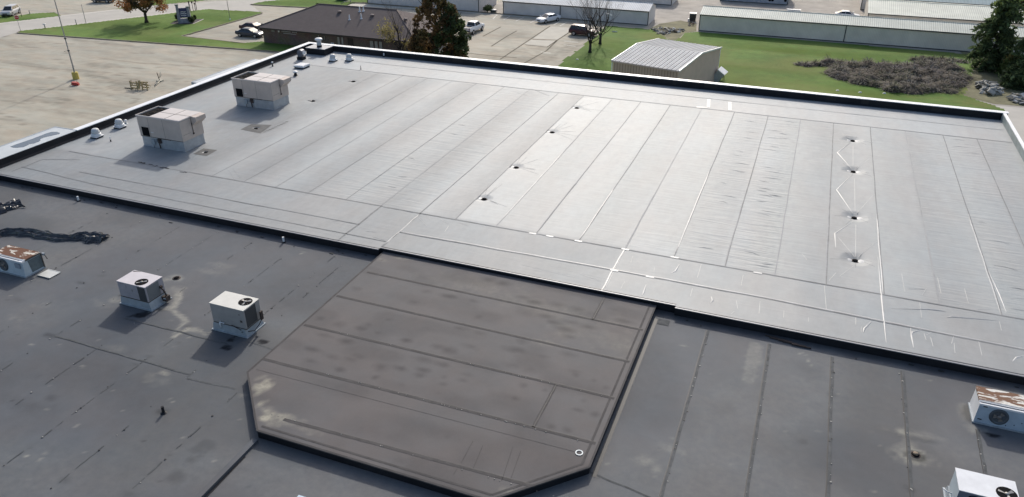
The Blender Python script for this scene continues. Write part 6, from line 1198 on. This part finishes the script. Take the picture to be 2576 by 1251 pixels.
# stop sign
x, y = G(52.5, 80); t = thing('stop_sign', 'red stop sign at the sharp end of the kerbed lawn', 'traffic sign', (x, y, .1), math.atan2(-x, y) + .0)
b = MB(); b.tube([(0, 0, 0), (0, 0, 2.75)], .035, 6); b.obj('post', m_pole, t)
mxs = Matrix.Translation((0, -.04, 2.4)) @ Matrix.Rotation(math.pi / 2, 4, 'X')
b = MB(); b.lathe([(.40, 0), (.40, .012)], n=8, m=0, mx=mxs @ Matrix.Rotation(math.pi / 8, 4, 'Z'), smooth=False); pl = b.obj('sign_plate', mt('sign_white', (.75, .73, .72), .5), t)
b = MB(); b.lathe([(.365, 0.014), (.365, .018)], n=8, m=0, mx=mxs @ Matrix.Rotation(math.pi / 8, 4, 'Z'), smooth=False); b.obj('red_face', mt('sign_red', (.42, .02, .02), .45), pl)
def text(body, size, mat_, parent, mx):
    cu = bpy.data.curves.new('lettering', 'FONT'); cu.body = body; cu.size = size; cu.align_x = 'CENTER'; cu.align_y = 'CENTER'; cu.extrude = .004
    tmp = bpy.data.objects.new('tmp', cu); COL.objects.link(tmp); dg = bpy.context.evaluated_depsgraph_get(); me = bpy.data.meshes.new_from_object(tmp.evaluated_get(dg)); bpy.data.objects.remove(tmp); me.transform(mx); me.materials.clear(); me.materials.append(mat_)
    o = bpy.data.objects.new('lettering', me); COL.objects.link(o); o.parent = parent; return o
text('STOP', .26, MC['sign_white'], pl, Matrix.Translation((0, -.062, 2.4)) @ Matrix.Rotation(math.pi / 2, 4, 'X'))
# slim poles and markers
def marker(px, py, h, r, label, name, cat, mtl, top=None, z=.1, lean=0):
    x, y = G(px, py, z); t = thing(name, label, cat, (x, y, z)); b = MB(); b.tube([(0, 0, 0), (lean, 0, h)], r, 6); b.obj('post', mtl, t)
    if top: b = MB(); b.lathe(top[0], (lean, 0, h), 10); b.obj(top[1], top[2], t)
marker(217, 60, 3.4, .05, 'thin grey pole at the road edge left of the orange tree', 'slim_pole', 'pole', m_pole, ([(.06, -.05), (.07, .02), (.001, .06)], 'cap', m_trim))
marker(579, 50, 9.5, .05, 'tall thin flagpole on the lawn left of the parking kerb', 'flagpole', 'pole', m_pole, ([(.09, 0), (.1, .08), (.001, .15)], 'ball', m_white))
x, y = G(579, 50.5, .1); b = MB(); b.lathe([(.14, 0), (.12, .15), (.08, .3)], (0, 0, 0), 10); tag(b.obj('pole_base', m_white, None, (x, y, .1)), 'white collar around the foot of the tall flagpole', 'pole base')
marker(114, 72, .75, .09, 'short grey post with a flat top at the lawn edge by the road', 'marker_post', 'post', m_pole, ([(.28, 0), (.28, .06), (.1, .1)], 'cap', m_whited))
marker(192.5, 62, .9, .07, 'short grey post beside the thin pole at the road edge', 'marker_post', 'post', m_pole, ([(.1, 0), (.1, .05)], 'cap', m_whited))
marker(55, 42, 1.6, .05, 'short dark post behind the silver van', 'marker_post', 'post', m_trim, ([(.08, 0), (.08, .1)], 'cap', m_trim), .03); marker(75.5, 36, .6, .09, 'low grey stub on the grass strip across the road', 'marker_post', 'post', m_pole, ([(.12, 0), (.1, .08)], 'cap', m_trim), .03)
for (px, py, h, lab) in ((478.8, 29, 1.9, 'dark post with a fat top, leftmost of the four on the lawn'), (486.5, 28.2, 1.8, 'dark round topped post, second of the four on the lawn'), (492, 27.3, 1.45, 'dark shorter post, third of the four on the lawn'), (495.3, 26.4, 2.0, 'dark post with a bent top, rightmost of the four on the lawn')):
    x, y = G(px, py, .1); t = thing('lawn_post', lab, 'post', (x, y, .1), 0, 'four dark posts behind the monument sign'); b = MB(); b.tube([(0, 0, 0), (0, 0, h)], .06 if px != 478.8 else .1, 6); b.obj('post', m_barkd, t)
    b = MB(); b.lathe([(.08, -.3), (.15, -.12), (.12, .08), (.001, .15)], (0, 0, h), 8); b.obj('head', mt('post_head', (.07, .035, .03), .8, var=.3), t)
# monument sign in its mulch bed
b = MB(); b.sheet([G(px, py, .14) for px, py in ((427, 60.5), (447, 50), (470, 49), (497, 48), (512, 48), (503, 53), (488, 60.5), (470, 61.5))], .14); struct(b.obj('mulch_bed', mt('mulch', (.060, .054, .052), .95, var=.4, sc_=1.5, world=True)))
b = MB(); b.strip([G(px, py, .15) for px, py in ((485, 60.5), (500, 54), (512, 48.2))], .25, .155); struct(b.obj('bed_edging', m_pale))
x, y = G(466, 57, .14); t = thing('monument_sign', 'grey stone monument sign with a blue panel, in a mulch bed on the lawn', 'sign', (x, y, .14), math.radians(38))
m_stone = mt('grey_stone', (.27, .27, .30), .9, var=.25, sc_=3, bump=.3, bs=6)
b = MB(); b.box(-1.15, 1.15, -.55, .55, 0, .75); b.obj('base', m_stone, t)
for sx, h in ((-1, 3.2), (1, 2.75)):
    b = MB(); b.frus((sx * .92 - .26, sx * .92 + .26, -.34, .34, .75), (sx * .92 - .22, sx * .92 + .22, -.3, .3, h)); p_ = b.obj('pillar', m_stone, t)
    b = MB(); b.box(sx * .92 - .32, sx * .92 + .32, -.4, .4, h, h + .16); b.obj('pillar_cap', mt('pillar_cap', (.20, .21, .20), .8), p_)
b = MB(); b.box(-.70, .70, -.16, .16, .95, 2.65); pn = b.obj('panel', mt('panel_blue', (.030, .035, .115), .5), t)
b = MB()
for k, (z, w_) in enumerate(((1.95, .46), (1.62, .55), (1.3, .50))): b.strip([(-w_, 0), (-w_ * .3, .06), (w_ * .4, -.03), (w_, .08)], .11, 0); q = b.v[-8:]; b.v[-8:] = [(v[0], -.175, z + v[1]) for v in q]
b.obj('script_strokes', MC['sign_white'], pn)
# yard things between the storage buildings
x, y = G(1742, 53); t = thing('waste_bin', 'dark square bin with a pale rim beside the longest storage building', 'bin', (x, y, 0), .1)
b = MB(); b.frus((-.55, .55, -.5, .5, .1), (-.62, .62, -.55, .55, 1.35)); b.obj('bin_body', mt('bin_dark', (.035, .038, .035), .7), t); b = MB(); b.box(-.66, .66, -.6, .6, 1.35, 1.5); b.obj('lid', m_whited, t)
b = MB(); b.box(-.85, -.6, -.6, -.2, 0, .5); b.obj('side_box', m_white, t)
x, y = G(1996, 33); t = thing('white_trough', 'long low white box on the gravel behind the longest storage building', 'box', (x, y, 0)); b = MB(); b.box(-1.3, 1.3, -.3, .3, .0, .62); b.obj('body', m_white, t); b = MB(); b.box(-1.34, 1.34, -.34, .34, .62, .70); b.obj('lid', m_white, t)
x, y = G(1241.5, 33); t = thing('utility_box', 'small grey utility box in the gap between the storage buildings', 'utility box', (x, y, 0)); b = MB(); b.box(-.5, .5, -.35, .35, 0, .6); b.obj('body', mt('dark_green_box', (.05, .06, .05), .6), t); b = MB(); b.box(-.55, .55, -.4, .4, .6, .7); b.obj('lid', m_whited, t)
x, y = G(883, 9.5); t = thing('gate_post', 'grey gate post with a sloping rail at the kerb behind the brick office', 'post', (x, y, .0)); b = MB(); b.tube([(0, 0, 0), (0, 0, 1.2)], .08, 6); b.obj('post', m_pole, t); b = MB(); b.tube([(0, 0, .8), (-1.8, -1.2, .1)], .05, 5); b.obj('rail', m_pole, t)
x, y = G(861, 2); t = thing('ground_cabinet', 'dark cabinet on the far lawn, cut by the top edge', 'utility box', (x, y, .12)); b = MB(); b.box(-1.1, 1.1, -.6, .6, 0, 1.1); b.obj('body', mt('dark_cabinet', (.03, .04, .045), .6), t); b = MB(); b.box(-1.15, 1.15, -.65, .65, 1.1, 1.2); b.obj('lid', MC['dark_cabinet'], t)
# pale bits on the right lawn
for px, py, lab in ((2107, 228.5, 'white scrap on the lawn nearest the rear parapet'), (2164, 233, 'white scrap on the lawn just below the brush heap, left one'), (2225, 235.5, 'white scrap on the lawn at the lower edge of the brush heap'), (1801, 165, 'pale scrap on the lawn right of the tan shed'), (1452, 150, 'pale scrap on the grass left of the tan shed')):
    x, y = G(px, py, .02); b = MB(); b.frus((-.22, .2, -.14, .16, 0), (-.1, .12, -.06, .1, .1)); tag(b.obj('litter', m_whited, None, (x, y, .02)), lab, 'litter')
